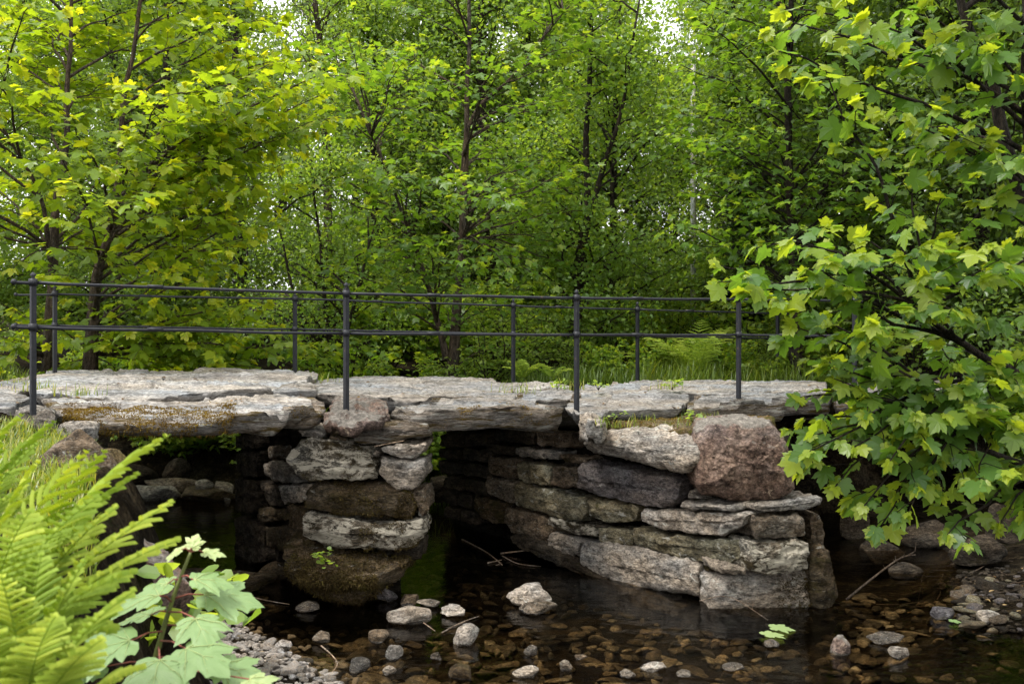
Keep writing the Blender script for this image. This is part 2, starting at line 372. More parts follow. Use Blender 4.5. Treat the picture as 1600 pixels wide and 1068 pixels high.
def stone_shell(poly, T, bevel=.04, bulge=.03, step=.03, rough=.02, strata=0., seed=0, frame=None, radial=False, dome=None, cut=.22, facets=0, fuzz=0.):
    """poly: outline in the frame's (u, v); the stone runs from n = 0 (its face) back to n = -T"""
    O, u, v, nn = frame
    p = np.asarray(poly, float)
    x, y = p[:, 0], p[:, 1]
    if (x * np.roll(y, -1) - y * np.roll(x, -1)).sum() < 0: p = p[::-1]
    p = chaikin(p, 1 if cut < .1 else 2, cut)
    per = np.linalg.norm(np.roll(p, -1, 0) - p, axis=1).sum()
    n = int(np.clip(per / step, 36, 300)); p = resample(p, n)
    c = p.mean(0); q = p - c; ev, E = np.linalg.eigh(q.T @ q); a = E[:, 1]
    L = np.ptp(q @ a); Wd = np.ptp(q @ E[:, 0]); hl = max(0, (L - Wd) * .5 * .9)
    tgt = c + np.clip(q @ a, -hl, hl)[:, None] * a
    ins = np.linalg.norm(p - tgt, axis=1).mean()
    rings = []
    ns = max(3, int(T / max(step * 1.1, .02))); ns = min(ns, 14)
    for k in range(ns):
        f = k / (ns - 1); rings.append((p + (tgt - p) * (.10 * (1 - f) ** 2), -T + (T - bevel) * f))
    nb = 4
    for k in range(1, nb + 1):
        th = k / nb * math.pi / 2; s = min(.6, bevel / max(ins, .02)) * (1 - math.cos(th))
        rings.append((p + (tgt - p) * s, -bevel * (1 - math.sin(th))))
    s0 = min(.6, bevel / max(ins, .02)); nf = int(np.clip(ins / step, 3, 26))
    for k in range(1, nf + 1):
        f = k / nf; s = s0 + (1 - s0) * f; rings.append((p + (tgt - p) * min(s, .995), bulge * (1 - (1 - f) ** 2)))
    V2 = np.concatenate([r[0] for r in rings]); H = np.concatenate([np.full(n, r[1]) for r in rings])
    W = O + V2[:, :1] * u + V2[:, 1:2] * v + H[:, None] * nn
    if dome is not None: W = dome(W)
    r_ = np.random.default_rng(1000 + seed); cW = W.mean(0); dims = np.array([np.ptp((W - cW) @ q) for q in (u, v, nn)]); dims[2] *= 1.0
    for _ in range(facets):
        e = r_.normal(size=3) * (.55, 1, 1.0); e[2] = abs(e[2]) + (.15 if not radial else 0); e = e / np.linalg.norm(e) / dims; dd_ = e[0] * u + e[1] * v + e[2] * nn; dd_ /= np.linalg.norm(dd_)
        sp_ = (W - cW) @ dd_; kk = sp_.max() * (r_.uniform(.90, .985) if not radial else r_.uniform(.84, .97)); ov = sp_ > kk; W[ov] -= ((sp_[ov] - kk) * .9)[:, None] * dd_
    rd = (V2 - np.tile(tgt, (len(rings), 1))); rd /= np.linalg.norm(rd, axis=1)[:, None] + 1e-6
    R3 = rd[:, :1] * u + rd[:, 1:2] * v
    so = seed * 13.37
    sw = np.clip((-H + .02) / (bevel + .02), 0, 1)[:, None]       # how much this vertex belongs to the side
    out = R3 * sw + nn * (1 - sw)
    Q = W + so
    dis = rough * (.45 * fbm(Q * 3.1, 2) + .55 * fbm(Q * 11, 3) - 1.3 * sstep(.05, .5, np.abs(fbm(Q * 4.5 + 40, 3))) * .6 - .7 * np.abs(fbm(Q * 17, 2)) - .5 * np.abs(fbm(Q * 37, 2)))
    if strata: dis = dis + strata * (pn(Q * (1.2, 1.2, 17)) + .6 * pn(Q * (2.5, 2.5, 38)))
    if fuzz: dis = dis + fuzz * (np.abs(pn(Q * 22)) + np.abs(pn(Q * 47)))
    W = W + out * dis[:, None] + rough * .45 * vnoise(Q * 4.0, 2)
    m = len(rings); i = np.arange(m - 1)[:, None] * n + np.arange(n)[None, :]; j = np.arange(m - 1)[:, None] * n + (np.arange(n)[None, :] + 1) % n
    F = np.stack([i, j, j + n, i + n], -1).reshape(-1, 4)
    V = np.vstack([W, W[:n].mean(0), W[-n:].mean(0)]); k = np.arange(n); k2 = (k + 1) % n; e = (m - 1) * n
    F3 = np.vstack([np.stack([np.full(n, len(V) - 2), k2, k], 1), np.stack([np.full(n, len(V) - 1), e + k, e + k2], 1)])
    global LAST; LAST = (n, ns + nb)
    return V, [F3, F]

def plane_frame(a, b):
    """vertical plane through plan points a, b (x, y); u runs a to b, normal turned to the camera"""
    a = np.array([*a, 0.0]); b = np.array([*b, 0.0]); u = (b - a) / np.linalg.norm(b - a); v = np.array([0, 0, 1.0])
    return a, u, v, np.cross(u, v)
def on_plane(fr, pts):
    O, u, v, nn = fr; out = []
    for x, y in pts:
        r = np.array([(x - 800) / FPX, 1, (HZ - y) / FPX]); o = np.array([0, 0, EYE])
        t = ((O - o) @ nn) / (r @ nn); p = o + r * t - O; out.append((p @ u, p @ v))
    return np.array(out)
HFRAME = (np.zeros(3), np.array([1.0, 0, 0]), np.array([0, 1.0, 0]), np.array([0, 0, 1.0]))

bridge = empty('stone_bridge', (0, 9.2, 0), 'old drystone slab footbridge with pier and abutment across the brown stream', 'bridge')
_seed = [0]
def stone_obj(name, V, F, mat, parent, label=None):
    o = new_obj(name, V, F, mat, parent, V.mean(0))
    if label: o['label'] = label
    return o
def wall_stone(parent, fr, pts, mat, T=.4, push=0., bevel=.014, bulge=.012, rough=.022, label=None, name='stone', step=.022, strata=0.008, cut=.05, facets=9, fuzz=0.):
    _seed[0] += 1
    O, u, v, nn = fr; f2 = (O + nn * push, u, v, nn)
    q_ = on_plane(f2, pts); c_ = q_.mean(0); q_ = q_ + norm(q_ - c_) * .003
    V, F = stone_shell(q_, T, bevel, bulge, step, rough, strata, _seed[0], f2, cut=cut, facets=facets, fuzz=.012 if mat == 'mossy' else .004)
    return stone_obj(name, V, F, M[mat], parent, label)

def core(name, plan, z0, z1, parent, top_in=.0):
    """rubble heart behind the face stones"""
    p = np.array(plan, float); x, y = p[:, 0], p[:, 1]
    if (x * np.roll(y, -1) - y * np.roll(x, -1)).sum() < 0: p = p[::-1]
    V, F = stone_shell(p, z1 - z0, .05, .0, .09, .03, .0, 77, (np.array([0, 0, z1]), HFRAME[1], HFRAME[2], HFRAME[3]), cut=.05)
    return new_obj(name, V, F, M['core'], parent, V.mean(0))

# --- abutment: the flared wall along the middle passage (plane W) and its end face (plane E)
Wf = plane_frame((-.82, 11.6), (1.65, 8.70))
Ef = plane_frame(P(1150, 0, 8.32)[:2], P(1300, 0, 8.58)[:2])
Ef2 = plane_frame(P(1080, 0, 8.62)[:2], P(1240, 0, 8.62)[:2])
abut = core('abutment', [(-.85, 12.3), (-.60, 11.75), (1.66, 9.02), (1.95, 8.72), (2.45, 8.85), (2.65, 9.4), (2.9, 12.4)], -.45, 1.36, bridge)
abut['label'] = 'long drystone abutment wall on the far bank, flaring towards the stream'
A = lambda pts, mat, **k: wall_stone(abut, Wf, pts, mat, **k)
A([(838, 673), (893, 673), (889, 704), (835, 698)], 'brown')
A([(770, 672), (836, 673), (833, 697), (770, 690)], 'dark')
A([(803, 697), (876, 706), (872, 721), (803, 713)], 'grey')
A([(757, 691), (802, 697), (802, 713), (757, 706)], 'dark')
A([(875, 709), (916, 714), (916, 724), (880, 726)], 'brown', bulge=.015)
A([(805, 719), (858, 727), (861, 746), (855, 762), (807, 752)], 'olive')
A([(760, 710), (804, 716), (805, 750), (760, 740)], 'brown')
A([(861, 724), (904, 729), (901, 766), (861, 762)], 'brown')
A([(802, 752), (850, 763), (911, 776), (917, 801), (905, 818), (868, 809), (803, 790)], 'olive', bulge=.022, label='long olive stone speckled with tiny white flecks')
A([(758, 744), (801, 751), (801, 786), (758, 772)], 'brown')
A([(913, 775), (999, 788), (992, 816), (955, 819), (919, 806)], 'olive', bulge=.022, label='plump yellowish grey stone in the flared wall')
A([(854, 805), (930, 824), (929, 842), (880, 832), (853, 818)], 'lichen', bulge=.015)
A([(934, 822), (986, 828), (989, 851), (975, 857), (935, 848)], 'olive')
A([(788, 790), (850, 806), (858, 830), (853, 857), (800, 832), (786, 815)], 'brown', bulge=.028)
A([(740, 772), (786, 784), (785, 818), (765, 815), (740, 800)], 'mossy', bulge=.022)
A([(857, 827), (908, 846), (902, 872), (880, 870), (853, 856)], 'grey', push=.05)
A([(902, 845), (990, 855), (1086, 880), (1090, 905), (1086, 936), (1040, 932), (960, 913), (900, 890)], 'grey', T=.6, push=.10, bulge=.022, bevel=.05, label='largest grey block at the foot of the flared wall')
A([(988, 822), (1040, 834), (1100, 839), (1160, 843), (1158, 872), (1130, 883), (1075, 881), (1025, 866), (990, 850)], 'olive', T=.5, push=.03, bulge=.022)
A([(998, 795), (1040, 797), (1166, 798), (1162, 821), (1120, 839), (1030, 829), (1000, 813)], 'flat', T=.5, push=.06, bulge=.028, label='pale yellowish stone with a dark broken left end')
A([(905, 719), (961, 727), (1065, 750), (1056, 779), (1038, 798), (945, 778), (898, 764)], 'violet', T=.6, push=.05, bulge=.03, label='dark violet grey stone beneath the overhanging cap stone')
A([(1063, 783), (1146, 787), (1146, 799), (1063, 798)], 'grey', push=.10, bevel=.02, bulge=.01)
A([(1070, 764), (1083, 762), (1093, 779), (1074, 781)], 'flat', push=.04, bevel=.02, bulge=.01)
A([(878, 727), (902, 728), (902, 719), (882, 716)], 'dark')
A([(1095, 882), (1150, 876), (1150, 902), (1100, 903)], 'mossy', push=-.02)
A([(1000, 852), (985, 829), (1020, 850)], 'dark', push=-.03); A([(925, 818), (950, 820), (945, 826), (925, 824)], 'dark', push=-.02)
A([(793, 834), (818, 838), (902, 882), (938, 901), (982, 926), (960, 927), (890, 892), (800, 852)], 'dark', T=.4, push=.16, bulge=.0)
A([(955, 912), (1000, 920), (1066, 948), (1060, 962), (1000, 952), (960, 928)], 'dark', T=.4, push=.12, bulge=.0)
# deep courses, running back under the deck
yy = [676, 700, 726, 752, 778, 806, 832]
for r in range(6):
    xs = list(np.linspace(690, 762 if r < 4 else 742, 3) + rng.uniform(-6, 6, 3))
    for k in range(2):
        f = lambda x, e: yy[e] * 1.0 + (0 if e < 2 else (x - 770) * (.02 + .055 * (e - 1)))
        A([(xs[k], f(xs[k], r)), (xs[k + 1] - 1, f(xs[k + 1], r)), (xs[k + 1] - 1, f(xs[k + 1], r + 1) - 2), (xs[k], f(xs[k], r + 1) - 2)], 'dark', step=.05)  # passage shade is put into the colour of these stones
# cap stones and the end face
wall_stone(abut, Wf, [(898, 690), (915, 676), (960, 668), (1010, 664), (1062, 682), (1090, 702), (1089, 718), (1064, 746), (1040, 742), (980, 723), (905, 706)], 'flat', T=.75, push=.28, bevel=.16, bulge=.02, rough=.024, label='broad pale grey cap stone overhanging the wall, cracked across its left end')
wall_stone(abut, Ef2, [(1084, 702), (1092, 672), (1115, 660), (1160, 655), (1212, 656), (1234, 685), (1246, 735), (1248, 768), (1232, 788), (1160, 786), (1100, 781), (1085, 757)], 'red', T=.95, push=.20, bevel=.15, bulge=.04, rough=.022, label='big squarish reddish brown boulder on the corner of the abutment', cut=.12)
Bq = lambda pts, mat, **k: wall_stone(abut, Ef, pts, mat, **k)
Bq([(1178, 790), (1230, 782), (1286, 775), (1286, 784), (1264, 799), (1180, 799)], 'grey', push=.08, bevel=.02, bulge=.01, T=.5)
Bq([(1177, 803), (1261, 801), (1261, 839), (1179, 843)], 'brown', T=.5, push=.10)
Bq([(1169, 845), (1266, 844), (1266, 890), (1240, 899), (1174, 896)], 'lichen', T=.6, push=.14, bulge=.03, label='squared block flecked with yellow and white lichen')
Bq([(1264, 798), (1287, 806), (1293, 860), (1270, 890), (1266, 842)], 'brown', T=.6, push=-.05)
wall_stone(abut, plane_frame(P(1090, 0, 8.42)[:2], P(1310, 0, 8.52)[:2]), [(1106, 908), (1134, 899), (1270, 882), (1290, 862), (1306, 890), (1308, 925), (1295, 948), (1268, 966), (1180, 966), (1107, 957)], 'flat', T=.8, push=.06, bevel=.08, bulge=.028, rough=.028, label='long pale foundation block standing in the stream')
Bq([(1262, 880), (1286, 845), (1306, 880), (1312, 930), (1290, 960), (1270, 950)], 'mossy', T=.7, push=.12, bulge=.028)
Bq([(1131, 884), (1166, 883), (1164, 898), (1133, 898)], 'grey', push=.02)

# --- pier
Pf = plane_frame(P(430, 0, 8.68)[:2], P(670, 0, 8.58)[:2])
Lf = plane_frame((-2.60, 9.97), (-1.84, 8.76))
pier = core('pier', [(-1.98, 8.98), (-.90, 8.9), (-2.3, 11.2), (-3.10, 11.2)], -.45, 1.44, bridge)
pier['label'] = 'squat pier of stacked rough stones between the two openings'
Bp = lambda pts, mat, **k: wall_stone(pier, Pf, pts, mat, **{**dict(T=.55), **k})
Bp([(545, 669), (572, 660), (640, 658), (669, 664), (671, 683), (640, 688), (578, 697), (550, 690)], 'edge', push=.10, bulge=.03)
Bp([(465, 668), (510, 672), (506, 685), (470, 686)], 'grey', push=.05)
Bp([(508, 676), (540, 682), (552, 694), (512, 692)], 'brown', push=-.02)
Bp([(442, 718), (460, 690), (477, 683), (545, 690), (577, 704), (587, 725), (588, 749), (540, 753), (470, 751)], 'lichen', push=.14, bulge=.022, bevel=.03, label='blocky stone with a big white lichen patch')
Bp([(594, 697), (625, 691), (664, 690), (662, 706), (644, 721), (602, 706)], 'flat', push=.10, bulge=.02)
Bp([(588, 712), (640, 721), (663, 717), (664, 746), (645, 768), (618, 765), (589, 742)], 'grey', push=.10, bulge=.022)
Bp([(475, 770), (490, 754), (600, 754), (642, 768), (652, 790), (642, 809), (560, 806), (475, 796)], 'mossy', push=.08, bulge=.028, bevel=.03, label='dark brown stone furred with dry moss')
Bp([(473, 800), (600, 819), (661, 811), (661, 836), (645, 856), (590, 864), (520, 856), (469, 838)], 'lichen', push=.13, bulge=.04, label='long stone blotched with cream lichen and moss')
Bp([(545, 866), (606, 867), (602, 881), (560, 879)], 'grey', push=.02); Bp([(610, 862), (655, 850), (656, 880), (615, 884)], 'dark', push=-.05)
Bp([(440, 850), (470, 838), (548, 862), (545, 878), (470, 882), (440, 876)], 'mossy', push=.0)
Bp([(640, 768), (662, 762), (668, 800), (655, 812), (648, 792)], 'brown', push=-.03)
Bp([(588, 700), (596, 706), (590, 716), (580, 712)], 'grey', push=.05)
Bp([(434, 888), (455, 866), (540, 871), (600, 880), (633, 880), (622, 912), (572, 942), (530, 953), (488, 937), (450, 912)], 'mossy', T=.9, push=.22, bevel=.16, bulge=.12, rough=.03, label='shaggy brown moss covered foundation stone in the water')
Bl = lambda pts, mat, **k: wall_stone(pier, Lf, pts, mat, **k)
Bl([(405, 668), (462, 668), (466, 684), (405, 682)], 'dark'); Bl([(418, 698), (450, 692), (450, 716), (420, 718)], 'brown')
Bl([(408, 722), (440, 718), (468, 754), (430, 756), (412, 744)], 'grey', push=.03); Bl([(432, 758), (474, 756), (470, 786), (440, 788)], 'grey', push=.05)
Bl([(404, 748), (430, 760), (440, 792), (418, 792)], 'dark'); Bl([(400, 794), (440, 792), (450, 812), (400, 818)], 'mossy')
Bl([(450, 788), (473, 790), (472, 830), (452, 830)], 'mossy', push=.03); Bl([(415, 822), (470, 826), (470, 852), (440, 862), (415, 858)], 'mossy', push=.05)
Bl([(366, 680), (403, 676), (404, 700), (366, 702)], 'dark'); Bl([(366, 706), (404, 703), (400, 745), (368, 742)], 'dark'); Bl([(366, 746), (398, 750), (396, 800), (366, 800)], 'dark'); Bl([(366, 804), (412, 822), (412, 880), (366, 880)], 'dark')  # dark colour paints the shade on the receding side face

# --- left abutment stones (mostly behind the fern)
labut = core('abutment', [(-3.55, 8.1), (-4.6, 7.9), (-8.5, 12.0), (-5.5, 11.6)], -.4, 1.48, bridge)
labut['label'] = 'low abutment on the grassy near bank, half hidden by fern'
Af = plane_frame(P(60, 0, 7.75)[:2], P(170, 0, 7.85)[:2])
for pts, mt in (([(105, 690), (150, 684), (158, 730), (150, 750), (110, 742)], 'edge'), ([(20, 690), (100, 690), (100, 740), (20, 740)], 'grey'),
                ([(112, 748), (160, 745), (166, 800), (120, 806)], 'grey'), ([(30, 745), (108, 748), (112, 806), (30, 800)], 'brown'),
                ([(40, 808), (118, 812), (160, 808), (168, 868), (40, 870)], 'lichen')):
    wall_stone(labut, Af, pts, mt, T=.5, bulge=.04)

# --- deck slabs
def slab(pts, zf, T, mat, label=None, rough=.022, strata=.014, bevel=.03, step=.030, name='deck_slab', bulge=.02, wav=.03, fac=6):
    """pts: (photo column, distance) corners; zf: three (col, dist, z) that set the tilt of the top"""
    _seed[0] += 1; sd = _seed[0]
    XY = np.array([((x - 800) / FPX * d, d) for x, d in pts])
    if np.isscalar(zf): co = np.array([0, 0, zf])
    else:
        Am = np.array([[(x - 800) / FPX * d, d, 1] for x, d, _ in zf]); co = np.linalg.solve(Am, np.array([q[2] for q in zf]))
    def dome(W):
        W = W.copy(); W[:, 2] += W[:, 0] * co[0] + W[:, 1] * co[1] + co[2]
        W[:, 2] += wav * fbm(np.stack([W[:, 0] * .9, W[:, 1] * 1.3, np.full(len(W), sd * 3.7)], 1), 3)
        # worn ledges: thin broken layers of the slate
        W[:, 2] -= .038 * sstep(.22, .25, fbm(np.stack([W[:, 0] * .55 + 9, W[:, 1] * 2.9, np.full(len(W), sd * 2.3)], 1), 4))
        W[:, 2] -= .045 * sstep(.10, .13, fbm(np.stack([W[:, 0] * .5, W[:, 1] * 2.2, np.full(len(W), sd * 1.9)], 1), 4))
        return W
    V, F = stone_shell(XY, T, bevel, bulge, step, rough, strata, sd, HFRAME, dome=dome, cut=.07, facets=fac, radial=True)
    o = stone_obj(name, V, F, [M['edge' if mat == 'edge' else mat], M['pale' if mat == 'edge' else mat]], bridge, label)
    if mat == 'edge':
        n_, k_ = LAST; mi = np.zeros(len(o.data.polygons), np.int32); mi[n_:2 * n_] = 1; mi[2 * n_ + n_ * (k_ + 1):] = 1; o.data.polygons.foreach_set('material_index', mi)
    return o
slab([(55, 9.35), (40, 10.2), (75, 11.2), (300, 11.7), (480, 12.0), (502, 11.2), (430, 9.75), (200, 9.0)], [(55, 9.3, 1.805), (430, 9.6, 1.80), (300, 11.6, 1.90)], .2, 'pale', 'broad pale slab, smooth and tilted up at its far edge')
slab([(92, 8.0), (125, 7.72), (300, 7.82), (440, 8.15), (500, 8.55), (512, 8.75), (440, 9.5), (200, 8.85), (60, 8.95)], [(125, 7.75, 1.70), (480, 8.35, 1.71), (200, 8.8, 1.75)], .145, 'edge', 'long front slab with rusty moss along its left edge', strata=.02)
slab([(425, 9.55), (498, 9.7), (492, 10.4), (430, 10.2)], 1.79, .1, 'pale', step=.03)
slab([(420, 9.0), (478, 9.05), (484, 9.5), (425, 9.5)], 1.735, .1, 'edge', step=.03)
slab([(482, 9.95), (560, 9.5), (700, 9.65), (806, 10.1), (818, 11.2), (745, 12.1), (560, 12.1), (490, 11.5)], [(560, 9.5, 1.715), (806, 10.1, 1.715), (640, 12, 1.79)], .15, 'pale', 'long flat pale slab at the back over the pier')
slab([(500, 8.5), (512, 8.38), (548, 8.27), (598, 8.36), (612, 8.62), (606, 9.0), (590, 9.35), (530, 9.4)], [(512, 8.35, 1.60), (600, 8.4, 1.61), (560, 9.3, 1.745)], .10, 'red', 'small reddish slab with a rust streak below the railing post', strata=.006, wav=.012)
slab([(608, 8.85), (640, 8.55), (760, 8.72), (850, 8.95), (884, 9.2), (866, 9.65), (740, 9.75), (622, 9.4)], [(640, 8.6, 1.675), (870, 9.1, 1.655), (740, 9.7, 1.705)], .20, 'edge', 'thick front slab with layered broken edge over the middle passage', strata=.024)
slab([(800, 10.25), (888, 10.35), (895, 11.5), (812, 11.6)], 1.745, .12, 'pale')
slab([(800, 9.75), (880, 9.65), (912, 10.0), (900, 10.35), (815, 10.3)], [(800, 9.7, 1.70), (900, 9.8, 1.68), (850, 10.3, 1.73)], .15, 'edge')
slab([(900, 10.75), (1000, 10.7), (1150, 11.0), (1292, 11.6), (1292, 13.1), (1100, 13.3), (905, 12.7)], [(900, 10.7, 1.665), (1290, 11.6, 1.66), (1100, 13.2, 1.69)], .14, 'pale', 'wide pale rear slab below the ferns')
slab([(880, 9.55), (905, 9.32), (1000, 9.5), (1065, 9.72), (1080, 10.7), (1000, 10.55), (890, 10.45)], [(905, 9.4, 1.625), (1080, 9.75, 1.62), (1000, 10.5, 1.675)], .12, 'pale', 'pale front slab behind the mossy abutment top')
slab([(1070, 9.72), (1150, 9.95), (1250, 10.25), (1300, 10.5), (1300, 11.4), (1150, 10.9), (1085, 10.7)], [(1070, 9.72, 1.655), (1300, 10.4, 1.66), (1150, 10.8, 1.675)], .20, 'edge', 'dark edged front slab overhanging the shadowed opening')
slab([(1300, 10.45), (1420, 10.9), (1560, 11.6), (1600, 13.2), (1310, 13.0)], [(1300, 10.5, 1.66), (1560, 11.6, 1.68), (1400, 13, 1.7)], .24, 'edge', 'slab half hidden by the sycamore leaves')
slab([(18, 8.0), (60, 7.62), (92, 7.7), (88, 8.2), (40, 8.45)], 1.71, .16, 'grey', 'grey slab at the foot of the first railing post', step=.03)
slab([(85, 7.45), (120, 7.2), (155, 7.35), (158, 7.7), (110, 7.75)], 1.655, .13, 'grey', step=.03)
slab([(-40, 10.0), (15, 9.6), (60, 10.0), (82, 11.3), (20, 11.5)], 1.80, .14, 'pale')
slab([(-60, 8.7), (20, 8.5), (60, 9.0), (40, 9.6), (-40, 9.8)], 1.745, .14, 'pale')
o = slab([(902, 9.12), (920, 8.84), (944, 8.95), (952, 9.25), (930, 9.5), (905, 9.45)], [(902, 9.0, 1.57), (950, 9.0, 1.555), (925, 9.5, 1.60)], .18, 'flat', 'small rounded grey stone wedged at the abutment corner', bevel=.03, step=.025, strata=.008)
# earth, moss and little stones on top of the abutment
V, F = stone_shell(np.array([P(x, 0, d)[:2] for x, d in ((905, 9.85), (960, 9.40), (1015, 8.95), (1075, 8.62), (1110, 8.9), (1190, 9.2), (1225, 10.4), (1060, 10.2), (960, 10.0))]), .3, .06, .01, .05, .03, 0, 5, (np.array([0, 0, 1.495]), *HFRAME[1:]))
fill = new_obj('earth_fill', V, F, M['turf'], bridge, V.mean(0)); fill['label'] = 'mossy earth packed on top of the abutment'

M['moss'] = leaf_mat('rusty_moss', (.06, .036, .008), (.145, .09, .016), (.26, .20, .034), trans=.15, rough=.8, spec=.1)
M['fur'] = leaf_mat('brown_green_moss', (.022, .015, .006), (.055, .038, .013), (.10, .085, .02), trans=.1, rough=.8, spec=.1)
def moss_on(o, parent, n, mask, h, mat, seed, label, wid=.0035):
    me = o.data; r = np.random.default_rng(seed); co = np.empty(len(me.vertices) * 3); me.vertices.foreach_get('co', co); co = co.reshape(-1, 3) + WL[o.name]
    nm = np.empty(len(me.vertices) * 3); me.vertices.foreach_get('normal', nm); nm = nm.reshape(-1, 3)
    ok = np.flatnonzero(mask(co, nm)); ok = r.choice(ok, n); jit = r.normal(0, .012, (n, 3)); nn = nm[ok]; jit -= (jit * nn).sum(1)[:, None] * nn
    b = co[ok] + jit - nn * .003; d = norm(nn * .8 + r.normal(0, .55, (n, 3)) + (0, 0, .15)); L = r.uniform(.4, 1.2, n)[:, None] * h; sd_ = norm(np.cross(d, r.normal(size=(n, 3)))) * wid
    e = b + d * L; e[:, 2] -= .25 * L[:, 0]
    V = np.stack([b - sd_, b + sd_, (b + e) / 2 + sd_ * .8 + d * L * .08, (b + e) / 2 - sd_ * .8 + d * L * .08, e], 1).reshape(-1, 3); k = np.arange(n)[:, None] * 5
    t = np.repeat(np.clip(.45 + .9 * fbm(b * 6 + seed, 2) * .4 + r.normal(0, .15, n), 0, 1), 5)
    m = new_obj('moss', V, [k + np.array([[3, 2, 4]]), k + np.array([[0, 1, 2, 3]])], M[mat], parent, V.mean(0), False, t); m['kind'] = 'stuff'; m['label'] = label
def pxr(x0, x1, y0, y1, th=-9., f=2.6, sd=0.):
    def fn(co, nm):
        x = 800 + co[:, 0] / co[:, 1] * FPX; y = HZ + (EYE - co[:, 2]) / co[:, 1] * FPX
        return (x > x0) & (x < x1) & (y > y0) & (y < y1) & (fbm(co * f + sd, 3) > th)
    return fn
for o in list(bridge.children_recursive):
    lb = o.get('label', '')
    if lb.startswith('long front slab'): moss_on(o, o, 26000, pxr(100, 368, 630, 684, -.62, 3.0), .024, 'moss', 1, 'rusty brown moss along the slab edge'); moss_on(o, o, 500, pxr(455, 500, 636, 652), .016, 'moss', 2, 'small yellow moss patch near the slab end')
    if lb.startswith('thick front slab'): moss_on(o, o, 1800, pxr(690, 880, 630, 662, .25, 3.2), .015, 'moss', 3, 'dark moss patches on the broken edge')
    if lb.startswith('shaggy'): moss_on(o, pier, 15000, pxr(400, 660, 850, 960, -.35), .034, 'fur', 4, 'shaggy brown moss hanging over the foundation stone', .004)
    if lb.startswith('dark brown stone furred'): moss_on(o, pier, 6500, pxr(400, 680, 700, 830, -.15), .022, 'fur', 5, 'dry brown moss on the furred stone')
    if lb.startswith('long stone blotched'): moss_on(o, pier, 2600, pxr(560, 680, 780, 880, .1, 5), .018, 'fur', 6, 'moss patches on the blotched stone')
    if lb.startswith('blocky stone'): moss_on(o, pier, 1800, pxr(470, 600, 680, 760, .2, 4), .016, 'fur', 7, 'moss at the lower half of the lichen stone')
    if lb.startswith('mossy earth'): moss_on(o, bridge, 7000, pxr(880, 1260, 600, 720, -.1, 3), .02, 'moss', 8, 'golden moss on the packed earth')
    if lb.startswith('long pale foundation'): moss_on(o, abut, 3500, pxr(1215, 1330, 850, 970, -.2, 3), .026, 'fur', 9, 'moss on the right end of the foundation block')

# ------------------------------------------------------------------ railings
def railing(name, label, posts, toprow, lowrow, r_rail, half):
    b0 = P(*posts[0][:2], posts[0][3]); rt = empty(name, P(posts[0][0], posts[0][1], posts[0][3]), label, 'railing', 'iron railings along the bridge')
    for x, yb, yt, d in posts:
        m = MB(); lo = P(x, yb, d); hi = P(x, yt, d); lo[2] -= .05
        z = np.array([lo[2], hi[2] - .05, hi[2] - .048, hi[2] - .03, hi[2] - .028, hi[2] - .015, hi[2]])
        rr = np.array([1.0, 1.0, .55, .55, .95, .8, .15]) * half * 1.35
        pa = np.stack([np.full(7, lo[0]), np.full(7, lo[1]), z], 1)
        m.tube(pa[:2], half * 1.41, half * 1.41, 4); m.tube(pa[1:], 0, radii=rr[1:], k=8)
        po = m.obj('post', M['iron'], rt, (lo[0], lo[1], lo[2]), smooth=False)
        for row in (toprow, lowrow):
            yr = np.interp(x, [q[0] for q in row], [q[1] for q in row]); c = P(x, yr, d)
            mm = MB(); mm.tube([c - (0, 0, .028), c + (0, 0, .028)], half * 1.75, k=10); mm.obj('collar', M['iron'], po, c)
    dd = lambda x: np.interp(x, [q[0] for q in posts], [q[3] for q in posts]) if posts[0][0] <= x <= posts[-1][0] else \
        (posts[0][3] + (x - posts[0][0]) * (posts[1][3] - posts[0][3]) / (posts[1][0] - posts[0][0]) if x < posts[0][0] else posts[-1][3] + (x - posts[-1][0]) * (posts[-1][3] - posts[-2][3]) / (posts[-1][0] - posts[-2][0]))
    for row in (toprow, lowrow):
        pts = np.array([P(x, y, dd(x)) for x, y in row]); m = MB()
        for k in range(len(pts) - 1): q = np.linspace(pts[k], pts[k + 1], 12); q[1:-1, 2] += .006 * pn(q[1:-1] * 1.7) - .004; m.tube(q, r_rail, k=10)
        # screwed sleeve joints and knob ends
        for k in range(len(pts) - 1):
            if np.linalg.norm(pts[k + 1] - pts[k]) > 1:
                a = pts[k] + (pts[k + 1] - pts[k]) * .36; dv = (pts[k + 1] - pts[k]); dv /= np.linalg.norm(dv)
                m.tube([a - dv * .06, a + dv * .06], r_rail * 1.22, k=10)
        for e, q in ((pts[0], pts[1]), (pts[-1], pts[-2])):
            dv = (e - q) / np.linalg.norm(e - q); t = np.linspace(-1, 1, 7)
            m.tube([e + dv * (s * r_rail * 1.7) for s in t], 0, radii=np.sqrt(np.maximum(.02, 1 - t * t)) * r_rail * 1.8, k=10)
        m.obj('rail', M['iron'], rt, pts[0])
    return rt
railing('iron_railing', 'black iron railing along the front edge of the bridge, nearest the stream',
        [(52, 638, 425, 7.67), (541, 632, 441, 8.72), (901, 638, 452, 9.42), (1154, 617, 455, 10.05), (1335, 620, 460, 10.6)],
        [(22, 440), (52, 441), (541, 458.5), (901, 465), (1154, 467), (1345, 470)], [(22, 510), (52, 511), (541, 520.3), (901, 522.5), (1154, 522.8), (1345, 524)], .0135, .019)
